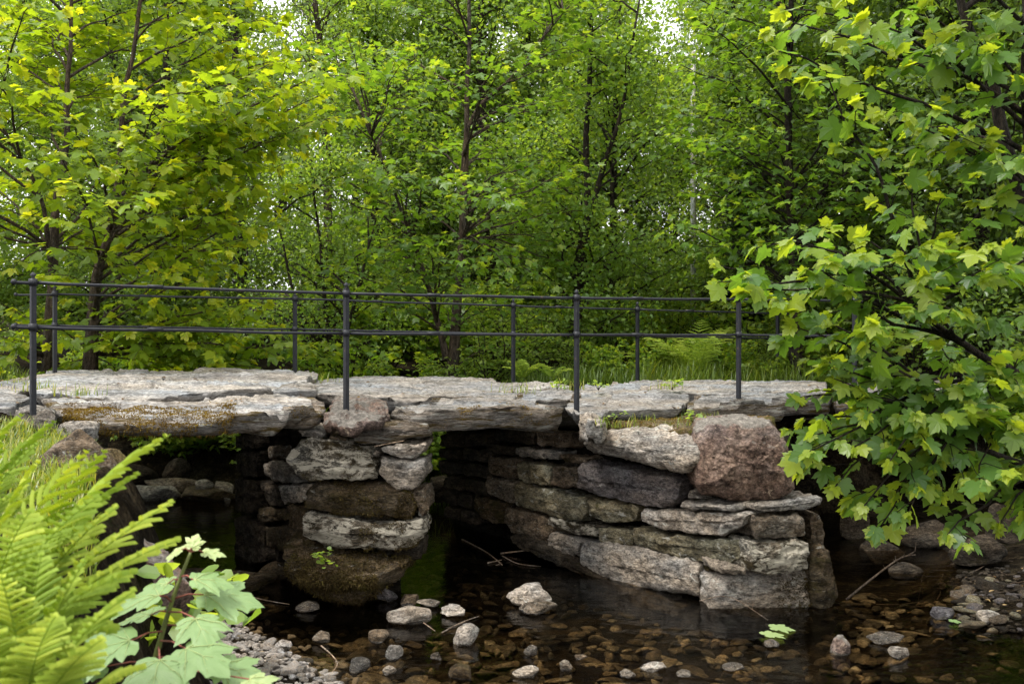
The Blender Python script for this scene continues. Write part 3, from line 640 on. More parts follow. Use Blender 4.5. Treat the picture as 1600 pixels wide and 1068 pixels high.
railing('iron_railing', 'thinner looking black iron railing along the back edge of the bridge',
        [(86, 585, 446, 10.9), (461, 582, 458, 11.6), (802, 600, 466, 12.4), (996, 603, 471, 13.2), (1215, 600, 481, 13.9)],
        [(25, 460), (86, 459), (461, 466.5), (802, 477), (996, 483), (1215, 489), (1230, 490)], [(25, 507), (86, 508), (461, 513.8), (802, 521), (996, 524.5), (1215, 528), (1232, 528.5)], .0125, .019)

# ------------------------------------------------------------------ loose rocks and pebbles
def icos(sub):
    bm = __import__('bmesh').new(); __import__('bmesh').ops.create_icosphere(bm, subdivisions=sub, radius=1)
    V = np.array([v.co[:] for v in bm.verts]); F = np.array([[v.index for v in f.verts] for f in bm.faces]); bm.free(); return V, F
ICO = {k: icos(k) for k in (2, 3, 4, 5)}
def rock_np(sx, sy, sz, seed, sub=4, cuts=12, rough=.06, depth=(.62, .95)):
    r = np.random.default_rng(seed); V, F = ICO[sub]; V = V.copy()
    for _ in range(cuts):
        d = r.normal(size=3); d /= np.linalg.norm(d); k = r.uniform(*depth); s = V @ d; over = s > k
        V[over] -= ((s[over] - k) * .92)[:, None] * d
    V += rough * vnoise(V * 1.3 + seed * 3.1, 2) + rough * .45 * vnoise(V * 4 + seed, 2)
    a = r.uniform(0, 6.28); ca, sa = math.cos(a), math.sin(a); V = V * (sx, sy, sz)
    return V, F
SR = 'rocks lying in the stream'
def rock(px, py, wpx, hpx, mat, label, group=None, seed=0, name='rock', sink=.25, depth_ratio=.8, sub=4, cuts=18, rough=.06, z=0., tilt=0, d=None, lo=.50):
    """px, py: centre of the foot of the rock in the photo; it lies in the water plane z (or at distance d)"""
    if d is None: d = (EYE - z) * FPX / (py - HZ)
    w_ = wpx / FPX * d / 2 * 1.12; h_ = hpx / FPX * d / (2 - sink * 2) * 1.12
    V, F = rock_np(w_, w_ * depth_ratio, max(h_, .01), seed + 100, sub, cuts, rough, (lo, .95))
    if tilt:
        c, s = math.cos(tilt), math.sin(tilt); V = V @ np.array([[c, 0, s], [0, 1, 0], [-s, 0, c]])
    c = np.array([(px - 800) / FPX * d, d + w_ * depth_ratio * .6, (z if d is None else EYE - (py - HZ) / FPX * d) + h_ * (1 - 2 * sink)])
    o = new_obj(name, V + c, F, [M[mat], M['wetrock']], None, c)
    if group == SR:
        zc = (V + c)[F].mean(1); o.data.polygons.foreach_set('material_index', (zc[:, 2] < .016 + .022 * pn(zc * 14)).astype(np.int32)); o.data.update()
    return tag(o, label, 'rock', group)
rock(633, 975, 72, 26, 'flat', 'pale smooth rock with dark wet side near the pier foot', SR, 1)
rock(829, 948, 74, 30, 'flat', 'rough light grey rock in midstream before the dark passage', SR, 2, rough=.12)
rock(838, 960, 66, 16, 'brown', 'flat brown rock lying against the rough grey midstream rock', SR, 3)
rock(592, 1003, 36, 18, 'brown', 'tan angular rock in the water below the pale smooth rock', SR, 4)
rock(728, 1007, 46, 30, 'grey', 'speckled tilted grey rock standing out of the water', SR, 5, tilt=.35)
rock(731, 984, 20, 12, 'grey', 'small grey rock touching the back of the speckled tilted rock', SR, 6)
rock(640, 946, 32, 18, 'brown', 'rounded brown rock behind the pale smooth rock', SR, 7)
rock(672, 949, 42, 12, 'grey', 'thin flat grey slate beside the rounded brown rock', SR, 8)
rock(708, 964, 46, 18, 'flat', 'low knobbly rock right of the pale smooth rock', SR, 9, rough=.12)
rock(602, 940, 34, 18, 'violet', 'dark violet slate leaning against the pier foot', SR, 10, tilt=-.4)
rock(616, 1030, 30, 20, 'grey', 'dark speckled stone in open water below the tan rock', SR, 11)
rock(501, 1004, 27, 16, 'brown', 'small tan stone with a dark wet base near the pebble bar', SR, 12)
rock(443, 1016, 26, 16, 'pebble', 'smooth pale stone at the edge of the pebble bar', SR, 13)
rock(718, 1062, 50, 24, 'mossy', 'dark mossy rock at the bottom edge of the picture', SR, 14)
rock(560, 1050, 38, 18, 'wetrock', 'wet dark angular rock close to the pebble bar', SR, 15, cuts=16)
rock(608, 1053, 20, 14, 'grey', 'bluish grey stone right of the wet dark angular rock', SR, 16)
rock(682, 1032, 18, 12, 'brown', 'small rusty stone in the water above the mossy rock', SR, 17)
rock(1314, 1022, 36, 26, 'red', 'pinkish egg shaped rock in the right part of the stream', SR, 18)
rock(1404, 1028, 34, 20, 'flat', 'pale grey rock with a splash mark in the right of the stream', SR, 19)
rock(1390, 1006, 58, 12, 'wetrock', 'long wet dark slab just above the pale grey rock', SR, 20)
rock(1475, 968, 44, 20, 'violet', 'rounded dark rock at the tip of the pebble pile', SR, 21)
rock(1547, 976, 44, 18, 'flat', 'pale rough rock at the water edge of the pebble pile', SR, 22)
rock(830, 1024, 24, 14, 'wetrock', 'small wet glistening stone in midstream', SR, 23)
rock(822, 1058, 44, 14, 'flat', 'flat pale stone at the bottom edge in midstream', SR, 24)
rock(884, 1048, 26, 14, 'brown', 'tan pebble sized rock at the bottom centre', SR, 25)
rock(982, 1060, 30, 13, 'grey', 'grey rock lying at the bottom edge right of centre', SR, 26)
rock(1024, 1048, 44, 9, 'flat', 'thin pale slate barely above the water', SR, 27)
rock(908, 1030, 18, 8, 'brown', 'orange brown flat stone in midstream', SR, 28)
rock(1072, 1058, 26, 10, 'wetrock', 'pointed wet stone near the bottom edge', SR, 29)
rock(1208, 1012, 30, 10, 'wetrock', 'dark wet stone holding up two floating leaves', SR, 30)
rock(1150, 1048, 36, 10, 'wetrock', 'rippled wet stone between the floating leaves and the bottom edge', SR, 31)
rock(480, 955, 40, 12, 'wetrock', 'low wet stone in the shade left of the pier foot', SR, 32)
rock(375, 958, 60, 14, 'dark', 'dark flat stone in the shade below the weir sill', SR, 33)
# weir sill, left
rock(330, 930, 240, 38, 'mossy', 'long low mossy sill rock damming the pool left of the pier', 'rocks by the pool', 40, depth_ratio=.3, sub=5)
rock(425, 905, 60, 24, 'mossy', 'mossy rock between the sill and the pier foot', 'rocks by the pool', 41)
# far side of the pool, seen through the left opening
RP = 'rocks by the pool'
rock(232, 783, 80, 26, 'grey', 'rounded grey boulder at the far end of the pool', RP, 50, z=.0)
rock(315, 785, 110, 20, 'mossy', 'low brown boulder behind the pool with an olive mossy top', RP, 51)
rock(346, 782, 32, 36, 'flat', 'pointed pale stone beside the pier at the pool end', RP, 52)
rock(270, 764, 90, 16, 'brown', 'long cracked rock lying on the boulders behind the pool', RP, 53, cuts=18, lo=.5, d=13.9, depth_ratio=.5, tilt=-.15)
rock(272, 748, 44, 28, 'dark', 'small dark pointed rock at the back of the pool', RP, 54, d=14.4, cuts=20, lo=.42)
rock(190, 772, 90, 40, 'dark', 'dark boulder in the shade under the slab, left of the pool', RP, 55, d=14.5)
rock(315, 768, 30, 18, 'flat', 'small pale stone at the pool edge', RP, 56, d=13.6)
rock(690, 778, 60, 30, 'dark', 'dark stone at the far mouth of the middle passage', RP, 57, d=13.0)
# bank boulders by the fern
BK = 'boulders on the near bank'
rock(150, 1000, 120, 300, 'lichen', 'tall lichen spotted boulder face behind the fern', BK, 60, d=5.6, sub=5, depth_ratio=.9, sink=.1)
rock(210, 1010, 150, 170, 'red', 'pinkish boulder low behind the sapling', BK, 61, d=4.9, sub=5, sink=.1)
rock(60, 960, 200, 260, 'brown', 'boulder in the bank deep behind the fern fronds', BK, 62, d=5.2, sub=5, sink=.1)
rock(140, 780, 90, 80, 'turf', 'boulder topped with dry moss below the end of the bridge', BK, 63, d=7.0, sink=.1)
# dark bank under the right opening
RD = 'rocks in the dark opening'
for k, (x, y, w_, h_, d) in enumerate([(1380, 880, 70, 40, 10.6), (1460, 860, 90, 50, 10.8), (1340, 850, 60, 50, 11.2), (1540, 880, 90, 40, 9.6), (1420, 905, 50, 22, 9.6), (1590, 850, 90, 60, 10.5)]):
    rock(x, y, w_, h_, 'dark', 'dim rock in the shadow under the overhanging sycamore', RD, 70 + k, d=d)  # shadow of the opening is carried by the rocks' dark colour

def pebbles(spots, mats, label, group, protos):
    for k, (x, y, z, s, f) in enumerate(spots):
        src = protos[k % len(protos)]; o = bpy.data.objects.new('pebble', src); COL.objects.link(o)
        o.location = (x, y, z); o.scale = (s, s * random.uniform(.7, 1), s * f); o.rotation_euler = (random.uniform(-.3, .3), random.uniform(-.3, .3), random.uniform(0, 6.28))
        tag(o, label, 'pebble', group)
protos = []
for k in range(12):
    V, F = rock_np(1, .8, .58, 300 + k, 3, 16, .06, (.52, .92))
    o = new_obj('pebble', V, F, M['pebble' if k % 3 else ('grey' if k % 2 else 'flat')]); protos.append(o.data); bpy.data.objects.remove(o)
spots = []
while len(spots) < 280:                                     # the bar on the left
    y = rng.uniform(6.3, 8.2); xl = np.interp(y, [5, 6.6, 8, 8.6], [-.40, -1.15, -2.25, -3.2]); x = xl - rng.exponential(.40) + .14 + rng.normal() * .13
    if xl - x > 1.3: continue
    s = rng.uniform(.02, .06) * (1.35 if rng.random() < .2 else .8); spots.append((x, y, max(gz(x, y), -.05) + s * .3, s, rng.uniform(.6, 1)))
pebbles(spots, None, 'pale rounded pebble on the stony bar beside the sapling', 'pebbles of the near bar', protos)
spots = []
while len(spots) < 110:                                     # the heap on the right
    y = rng.uniform(7.7, 9.3); x = np.interp(y, [7.6, 8, 9.2], [4.0, 3.6, 4.2]) + rng.exponential(.5) - .05
    if x > 5.4: continue
    s = rng.uniform(.03, .085) * (1.7 if rng.random() < .15 else 1); spots.append((x, y, gz(x, y) + s * .25, s, rng.uniform(.5, .9)))
protos = [p.copy() for p in protos]
for k in range(8):
    V, F = rock_np(1.3, .75, .34, 340 + k, 3, 16, .05, (.5, .85)); o = new_obj('pebble', V, F, M['violet']); protos.append(o.data); bpy.data.objects.remove(o)
random.shuffle(protos)
for p in protos: p.materials[0] = M[('violet', 'brown', 'olive', 'dark')[random.randrange(4)]]  # heap stones recoloured darker to paint the tree's shade
pebbles(spots, None, 'shaded angular stone in the pebble heap under the sycamore', 'stones of the pebble heap', protos)
# brown slates of the stream bed, seen through the water
SL = [rock_np(1, 1, 1, 800 + k, 3, 20, .03, (.38, .8)) for k in range(14)]
m = MB()
for k in range(2600):
    y = 6.0 + 6.5 * rng.random() ** 1.6; x = rng.uniform(-3.0, 4.6) - (max(0, y - 8.7)) * .75
    V, F = SL[k % 14]; r0 = rng.uniform(.035, .12) * (1.7 if rng.random() < .15 else 1); V = V * (r0, r0 * rng.uniform(.4, .9), rng.uniform(.02, .06))
    a = rng.uniform(-.6, .6); ca, sa = math.cos(a), math.sin(a)
    tl = rng.normal() * .12; V = V + np.stack([0 * V[:, 0], 0 * V[:, 0], V[:, 0] * tl + V[:, 1] * rng.normal() * .15], 1)
    V = V @ np.array([[ca, sa, 0], [-sa, ca, 0], [0, 0, 1]]); m.add(V + (x, y, min(gz(x, y), -.04) + rng.uniform(-.0, .05)), F, rng.random() ** 1.4)
bed = m.obj('stream_bed_stones', M['bedrock'], None, (0, 8, -.2)); tag(bed, 'brown flat stones covering the bed under the water', None, None, 'stuff')
# fine gravel between the pebbles
for far in (0, 1):
    m = MB()
    for k in range(1100 if not far else 700):
        if not far: y = rng.uniform(6.2, 8.3); xl = np.interp(y, [5, 6.6, 8, 8.6], [-.40, -1.15, -2.25, -3.2]); x = xl - rng.exponential(.5) + .15
        else: y = rng.uniform(7.5, 9.6); x = np.interp(y, [7.6, 8, 9.2], [4.0, 3.6, 4.2]) + rng.exponential(.6) - .15
        s = rng.uniform(.01, .03); V, F = ICO[2]; V = V * (s, s * rng.uniform(.6, 1), s * .6) + .3 * s * vnoise(V * 1.1 + k, 1); m.add(V + (x, y, max(gz(x, y), -.1) + s * .2), F)
    tag(m.obj('gravel', M['dark' if far else 'pebble'], None, (0, 7, 0)), 'fine dark gravel of the shaded right bank' if far else 'fine grey gravel between the pale pebbles', None, None, 'stuff')  # right bank gravel coloured dark to stand for its shade

# ------------------------------------------------------------------ leaves, trees
def half_to_full(h, center=(0, .3)):
    h = np.array(h, float); o = np.vstack([h, (h[1:-1] * (-1, 1))[::-1]]); n = len(o)
    V = np.vstack([o, center]); F = np.array([[n, (k + 1) % n, k] for k in range(n)]); F = F[:, ::-1]
    z = .16 * np.abs(V[:, 0]) ** 1.2 - .22 * V[:, 1] ** 2 - .25 * V[:, 0] ** 2
    return np.column_stack([V, z]), F
SYC_HI = half_to_full([(0, .02), (.10, -.10), (.24, -.10), (.42, -.03), (.43, .08), (.51, .15), (.42, .22), (.37, .25), (.45, .31), (.54, .38), (.58, .50), (.68, .65), (.54, .64), (.44, .67), (.35, .62), (.28, .58), (.30, .70), (.31, .79), (.20, .83), (.12, .94), (0, 1.06)])
SYC_LO = half_to_full([(0, .02), (.22, -.08), (.47, .06), (.38, .23), (.53, .38), (.66, .63), (.44, .64), (.28, .57), (.29, .78), (0, 1.05)])
SYC_XS = half_to_full([(0, 0), (.46, .02), (.38, .24), (.64, .6), (.28, .58), (0, 1.05)])
def subdiv(t, n=2):
    V, F = [np.array(q) for q in t]
    for _ in range(n):
        V = list(map(tuple, V)); mid = {}; G = []
        def m_(a, b):
            k = (min(a, b), max(a, b))
            if k not in mid: mid[k] = len(V); V.append(tuple((np.array(V[a]) + V[b]) / 2))
            return mid[k]
        for a, b, c in F:
            ab, bc, ca = m_(a, b), m_(b, c), m_(c, a); G += [(a, ab, ca), (ab, b, bc), (ca, bc, c), (ab, bc, ca)]
        V, F = np.array(V), np.array(G)
    return V, F
SYC_XHI = subdiv(SYC_HI)
def ovate():
    V = np.array([(0, 0, 0), (.30, .32, .07), (.26, .68, .05), (0, 1, -.12), (-.26, .68, .05), (-.30, .32, .07)], float)
    return V, np.array([[0, 1, 2], [0, 2, 3], [0, 3, 4], [0, 4, 5]])
OV = ovate()
ROUND = (np.array([(0, 0, 0), (.36, .22, .08), (.42, .62, .04), (.16, .95, -.06), (-.16, .95, -.06), (-.42, .62, .04), (-.36, .22, .08)], float), np.array([[0, 1, 2], [0, 2, 3], [0, 3, 4], [0, 4, 5], [0, 5, 6]]))

def norm(v): return v / (np.linalg.norm(v, axis=-1, keepdims=True) + 1e-9)

class Plant:
    def __init__(s, seed): s.w = MB(); s.L = []; s.r = np.random.default_rng(seed); s.pet = []
    def leaves(s, pos, dr, nr, size, tint): s.L.append((np.atleast_2d(pos), np.atleast_2d(dr), np.atleast_2d(nr), np.atleast_1d(size), np.atleast_1d(tint)))
    def leafmesh(s, tmpl):
        T, F = tmpl; pos, dr, nr, sz, ti = [np.concatenate([l[k] for l in s.L]) for k in range(5)]
        dr = norm(dr); side = norm(np.cross(dr, nr)); nr = np.cross(side, dr)
        cu = s.r.uniform(.3, 1.9, len(pos))[:, None, None]; wd = s.r.uniform(.85, 1.12, len(pos))[:, None, None]
        V = pos[:, None, :] + sz[:, None, None] * (T[None, :, :1] * wd * side[:, None, :] + T[None, :, 1:2] * dr[:, None, :] + T[None, :, 2:] * cu * nr[:, None, :])
        N_, K = len(pos), len(T)
        return V.reshape(-1, 3), (F[None] + (np.arange(N_) * K)[:, None, None]).reshape(-1, 3), np.repeat(ti, K)
    def path(s, p0, p1, n=9, sag=0., wob=.05):
        p0, p1 = np.asarray(p0, float), np.asarray(p1, float); t = np.linspace(0, 1, n)[:, None]; L = np.linalg.norm(p1 - p0)
        q = p0 + (p1 - p0) * t; q[:, 2] += sag * L * (4 * t * (1 - t))[:, 0]
        ph = s.r.uniform(0, 50, 3); w_ = vnoise(np.column_stack([t[:, 0] * 2.2 + ph[0], 0 * t[:, 0] + ph[1], 0 * t[:, 0]]), 2)
        return q + wob * L * w_ * np.sin(np.pi * np.clip(t, 0, 1)) ** .7 * np.minimum(1, 3 * t)
    def leafy(s, pth, size, step, t0=.2, droop=.35, pet=.35, young=.3, up=1.0, jit=.35, base_tint=.35):
        """opposite pairs of leaves along a twig, a spray at its tip"""
        d = np.diff(pth, axis=0); sl = np.linalg.norm(d, axis=1); cs = np.concatenate([[0], np.cumsum(sl)]); L = cs[-1]
        n = max(2, int(L * (1 - t0) / step)); t = t0 * L + (np.arange(n) + s.r.uniform(.2, .8, n)) * L * (1 - t0) / n
        pos = np.stack([np.interp(t, cs, pth[:, k]) for k in range(3)], 1); idx = np.clip(np.searchsorted(cs, t) - 1, 0, len(d) - 1)
        tan = norm(d[idx]); sd_ = norm(np.cross(tan, (0, 0, 1.0)) + 1e-4)
        for sg in (-1, 1):
            dr = tan * s.r.uniform(.2, .9, (n, 1)) + sg * sd_ * s.r.uniform(.5, 1.1, (n, 1)) + s.r.normal(0, .2, (n, 3)); dr[:, 2] -= droop * s.r.uniform(.2, 1.5, n)
            dr = norm(dr); nr = np.array([0, 0, up]) + s.r.normal(0, jit, (n, 3)) + .25 * dr
            sz = size * s.r.uniform(.45, 1.2, n); p = pos + dr * (pet * sz)[:, None] * s.r.uniform(.4, 1.3, (n, 1))
            s.leaves(p, dr, nr, sz, np.clip(base_tint + young * (t / L) ** 3 * s.r.uniform(0, 1.6, n) + s.r.normal(0, .16, n), 0, 1))
        k = s.r.integers(2, 5); dr = norm(tan[-1] + s.r.normal(0, .55, (k, 3))); dr[:, 2] -= droop * .8
        s.leaves(np.repeat(pth[-1:], k, 0), dr, np.array([0, 0, up]) + s.r.normal(0, .4, (k, 3)), size * s.r.uniform(.35, .85, k), np.clip(base_tint + young + .25 + s.r.normal(0, .2, k), 0, 1))

    def branch(s, pth, r0, nsec, seclen, size, step, droop=.35, flat=.75, **kw):
        s.w.tube(pth, r0, .004, 6); d = np.gradient(pth, axis=0); n = len(pth)
        for k in range(nsec):
            t = .18 + .80 * (k + s.r.uniform(.1, .9)) / nsec; f = t * (n - 1); a = int(f); p = pth[a] + (pth[min(a + 1, n - 1)] - pth[a]) * (f - a)
            tan = d[a] / np.linalg.norm(d[a]); sd_ = np.cross(tan, (0, 0, 1.0)); sd_ /= np.linalg.norm(sd_) + 1e-6
            dv = tan * s.r.uniform(.3, .9) + sd_ * (1 if k % 2 else -1) * s.r.uniform(.5, 1.0); dv[2] += s.r.normal(.06, .22) * (1.6 - flat)
            dv /= np.linalg.norm(dv); Ls = seclen * (1.1 - .55 * t) * s.r.uniform(.55, 1.2)
            q = s.path(p, p + dv * Ls, 6, .05, .08); s.w.tube(q, max(.003, r0 * .35 * (1 - .6 * t)), .0025, 4); s.leafy(q, size, step, .22, droop, **kw)
        s.leafy(pth, size, step * 1.3, .45, droop, **kw)

def on_stem(stem, z):
    zs = stem[:, 2]; o = np.argsort(zs); return np.array([np.interp(z, zs[o], stem[o, k]) for k in range(3)])

def smooth_path(pts, n=24):
    pts = np.asarray(pts, float); t = np.linspace(0, len(pts) - 1, n); i = np.clip(t.astype(int), 0, len(pts) - 2); f = (t - i)[:, None]
    p0 = pts[np.maximum(i - 1, 0)]; p1 = pts[i]; p2 = pts[i + 1]; p3 = pts[np.minimum(i + 2, len(pts) - 1)]
    return .5 * (2 * p1 + (p2 - p0) * f + (2 * p0 - 5 * p1 + 4 * p2 - p3) * f ** 2 + (3 * p1 - p0 - 3 * p2 + p3) * f ** 3)

def finish(pl, name, label, cat, base, barkm, leafm, tmpl, group=None, trunk='trunk', crown='crown'):
    rt = empty(name, base, label, cat, group)
    pl.w.obj(trunk, M[barkm], rt, base); V, F, ti = pl.leafmesh(tmpl)
    new_obj(crown, V, F, M[leafm], rt, base, False, ti); return rt

def stem_tree(name, label, stems, tips, size, nsec, seclen, step, barkm, leafm, tmpl, seed, droop=.35, rs=.07, rise=.45, sag=.06, group=None, zmin=None, cat='tree', **kw):
    pl = Plant(seed); st = []
    for pts, r0 in stems:
        q = smooth_path([P(*p) if len(p) == 3 and p[2] > 4 else np.array(p) for p in pts]); q[:, :] += .03 * vnoise(q * 1.3 + seed, 2)
        st.append(q); pl.w.tube(q, 0, radii=np.linspace(r0, r0 * .22, len(q)) + r0 * .7 * np.exp(-np.linspace(0, 12, len(q))), k=10)
    for tp in tips:
        tp = np.asarray(tp, float); best = None
        for q in st:
            hd = np.linalg.norm(on_stem(q, tp[2])[:2] - tp[:2]); z = np.clip(tp[2] - rise * hd, max(q[0, 2] + .25, -9 if zmin is None else zmin), q[-1, 2] - .1)
            p = on_stem(q, z); D = np.linalg.norm(p - tp)
            if best is None or D < best[0]: best = (D, p)
        D, p = best; pth = pl.path(p, tp, 10, sag, .06)
        pl.branch(pth, .008 + .0055 * D, max(3, int(nsec * min(1.4, D / 2))), seclen, size, step, droop, **kw)
    return finish(pl, name, label, cat, st[0][0], barkm, leafm, tmpl, group)

def ball_tips(c, R, z0, z1, n, seed, prof=None, inner=.35, keep=None):
    r = np.random.default_rng(seed); out = []
    while len(out) < n:
        z = r.uniform(z0, z1); f = (z - z0) / (z1 - z0); Rz = R * (prof(f) if prof else math.sin(math.pi * min(1, .15 + f * .85)) ** .6)
        a = r.uniform(0, 6.283); q = Rz * (inner + (1 - inner) * math.sqrt(r.random())); p = np.array([c[0] + q * math.cos(a), c[1] + q * math.sin(a), z])
        if keep is None or keep(p): out.append(p)
    return out
def px_of(p): return 800 + p[0] / p[1] * FPX, HZ + (EYE - p[2]) / p[1] * FPX

# --- left sycamore: two stems behind the bridge end
tips = ball_tips((-5.6, 12.6), 3.1, 1.7, 9.0, 80, 21)
tips += [P(*q) for q in [(515, 110, 11.6), (500, 150, 12), (430, 95, 11.4), (380, 60, 12), (470, 205, 12.2), (520, 185, 12.6), (445, 215, 11.8), (400, 140, 11.2), (450, 300, 12.2), (400, 290, 11.8), (360, 340, 11.6), (365, 385, 11.8),
                          (470, 545, 12.6), (430, 520, 12.3), (380, 480, 12.2), (300, 500, 12.0), (340, 560, 12.4), (240, 530, 12.0), (400, 575, 12.8), (160, 520, 11.9), (60, 500, 11.8), (20, 540, 12.2), (20, 420, 11.4), (290, 440, 11.6), (200, 590, 12.5), (110, 570, 12.5)]]
stem_tree('sycamore_tree', 'yellow green two stemmed sycamore behind the left end of the railing',
          [([(140, 590, 12.5), (150, 440, 12.5), (166, 380, 12.45), (180, 320, 12.4), (186, 240, 12.4), (196, 150, 12.4), (215, 40, 12.4), (228, -80, 12.4), (235, -190, 12.4)], .062),
           ([(78, 590, 12.7), (84, 450, 12.7), (86, 330, 12.7), (100, 250, 12.8), (106, 160, 12.8), (110, 40, 12.9), (112, -120, 12.9)], .07),
           ([(84, 420, 12.7), (60, 300, 12.3), (25, 230, 12.0), (-20, 170, 11.8)], .032)],
          tips, .14, 11, 1.0, .14, 'bark', 'sycy', SYC_LO, 5, rise=.5)

# --- centre sycamore
tips = ball_tips((-.7, 14.6), 2.5, 1.9, 9.2, 74, 22)
tips += [P(*q) for q in [(560, 70, 13.6), (520, 180, 13.4), (600, 165, 13.2), (640, 330, 13), (600, 260, 13.2), (880, 20, 14), (860, 110, 14), (560, 450, 13.4), (640, 440, 13.2), (760, 470, 13.2), (690, 400, 13), (800, 420, 13.4)]]
stem_tree('sycamore_tree', 'slender straight sycamore in the middle behind the bridge',
          [([(706, 600, 14.6), (716, 470, 14.6), (724, 330, 14.6), (728, 220, 14.6), (731, 110, 14.6), (734, -20, 14.6), (736, -150, 14.6)], .068),
           ([(700, 560, 14.6), (655, 400, 14.3), (610, 290, 14), (575, 200, 13.8)], .04), ([(722, 400, 14.6), (730, 200, 14.6), (800, 120, 14.3), (890, 10, 14)], .035)],
          tips, .12, 9, .95, .145, 'bark', 'syc', SYC_XS, 6)

# --- right sycamore in front, its branches hanging over the stream
tips = [P(*q) for q in [
    (1235, 35, 6.3), (1215, 80, 6.2), (1225, 15, 6.8), (1290, 110, 6.0), (1375, 175, 6.1), (1300, 60, 6.6), (1350, 30, 5.8), (1400, 80, 6.2), (1420, 20, 6.6), (1500, 40, 6.0), (1560, 60, 6.4), (1590, 130, 6.0),
    (1440, 200, 6.0), (1500, 230, 6.3), (1560, 250, 5.8), (1425, 290, 6.3), (1470, 310, 6.0), (1550, 330, 6.3),
    (1235, 375, 5.8), (1260, 420, 5.7), (1300, 390, 6.3), (1350, 370, 5.9), (1410, 400, 5.8), (1480, 400, 6.2), (1540, 420, 6.0), (1595, 400, 6.3),
    (1120, 440, 5.9), (1160, 455, 5.9), (1215, 470, 6.0), (1240, 510, 6.0), (1290, 500, 5.8), (1260, 560, 6.1), (1300, 590, 6.0), (1350, 540, 5.8), (1250, 620, 6.1), (1350, 620, 6.0), (1420, 480, 5.8), (1470, 540, 6.0), (1540, 500, 6.0), (1590, 560, 6.2),
    (1270, 680, 6.1), (1255, 655, 6.2), (1265, 705, 5.9), (1305, 760, 6.1), (1285, 610, 6.2), (1400, 770, 6.2), (1410, 660, 6.0), (1260, 730, 6.1), (1330, 700, 5.9), (1390, 720, 5.8), (1350, 790, 6.0), (1420, 800, 5.9), (1450, 730, 6.1), (1480, 835, 5.9), (1530, 760, 5.9), (1560, 820, 6.0), (1595, 730, 6.2), (1600, 800, 5.9), (1370, 830, 6.1), (1490, 660, 6.2), (1430, 610, 6.3), (1550, 640, 6.3), (1590, 670, 5.9)]]
tips += ball_tips((4.6, 6.9), 2.2, 1.6, 6.5, 30, 23, keep=lambda p: px_of(p)[0] > 1430)
tips += ball_tips((4.3, 5.6), 2.9, 4.4, 8.6, 26, 77, keep=lambda p: px_of(p)[1] < -40 or px_of(p)[0] > 1330)  # crown mostly above the view, added to shade lower leaves and right bank
tips += [(np.array(P(1340 + 60 * k, 640 + 30 * (k % 3), 6.9 + .25 * (k % 2)))) for k in range(5)]
stem_tree('sycamore_tree', 'large sycamore on the right with broad leaves drooping over the stream',
          [([(1760, 950, 7.2), (1740, 800, 7.15), (1690, 600, 7.1), (1630, 400, 7.0), (1575, 230, 6.9), (1548, 130, 6.9), (1510, 40, 6.8), (1490, -60, 6.8), (1480, -260, 6.8)], .075),
           ([(1730, 780, 7.1), (1660, 500, 6.6), (1610, 250, 6.5), (1600, 0, 6.4), (1610, -200, 6.4)], .05),
           ([(1700, 640, 7.1), (1560, 570, 6.7), (1470, 510, 6.4), (1420, 460, 6.2)], .035), ([(1740, 790, 7.1), (1600, 720, 6.7), (1500, 690, 6.3), (1430, 690, 6.1)], .03)],
          tips, .116, 5, .52, .125, 'darkbark', 'sycr', SYC_HI, 7, droop=.55, rise=.35, young=.34, jit=.42, base_tint=.42)

# --- right rear sycamore, darker layers beyond the bridge
tips = ball_tips((3.9, 13.9), 2.3, 3.1, 8.6, 66, 24) + [P(*q) for q in [(1130, 330, 13), (1150, 280, 13), (1130, 120, 13.6), (1180, 200, 13), (1150, 60, 13.6), (1250, 300, 12.8)]]
stem_tree('sycamore_tree', 'darker layered sycamore beyond the right end of the bridge', [([(1245, 600, 13.9), (1240, 400, 13.9), (1232, 200, 13.9), (1236, 0, 13.9), (1238, -160, 13.9)], .09)],
          tips, .122, 9, .95, .145, 'darkbark', 'syc', SYC_XS, 8, base_tint=.22)

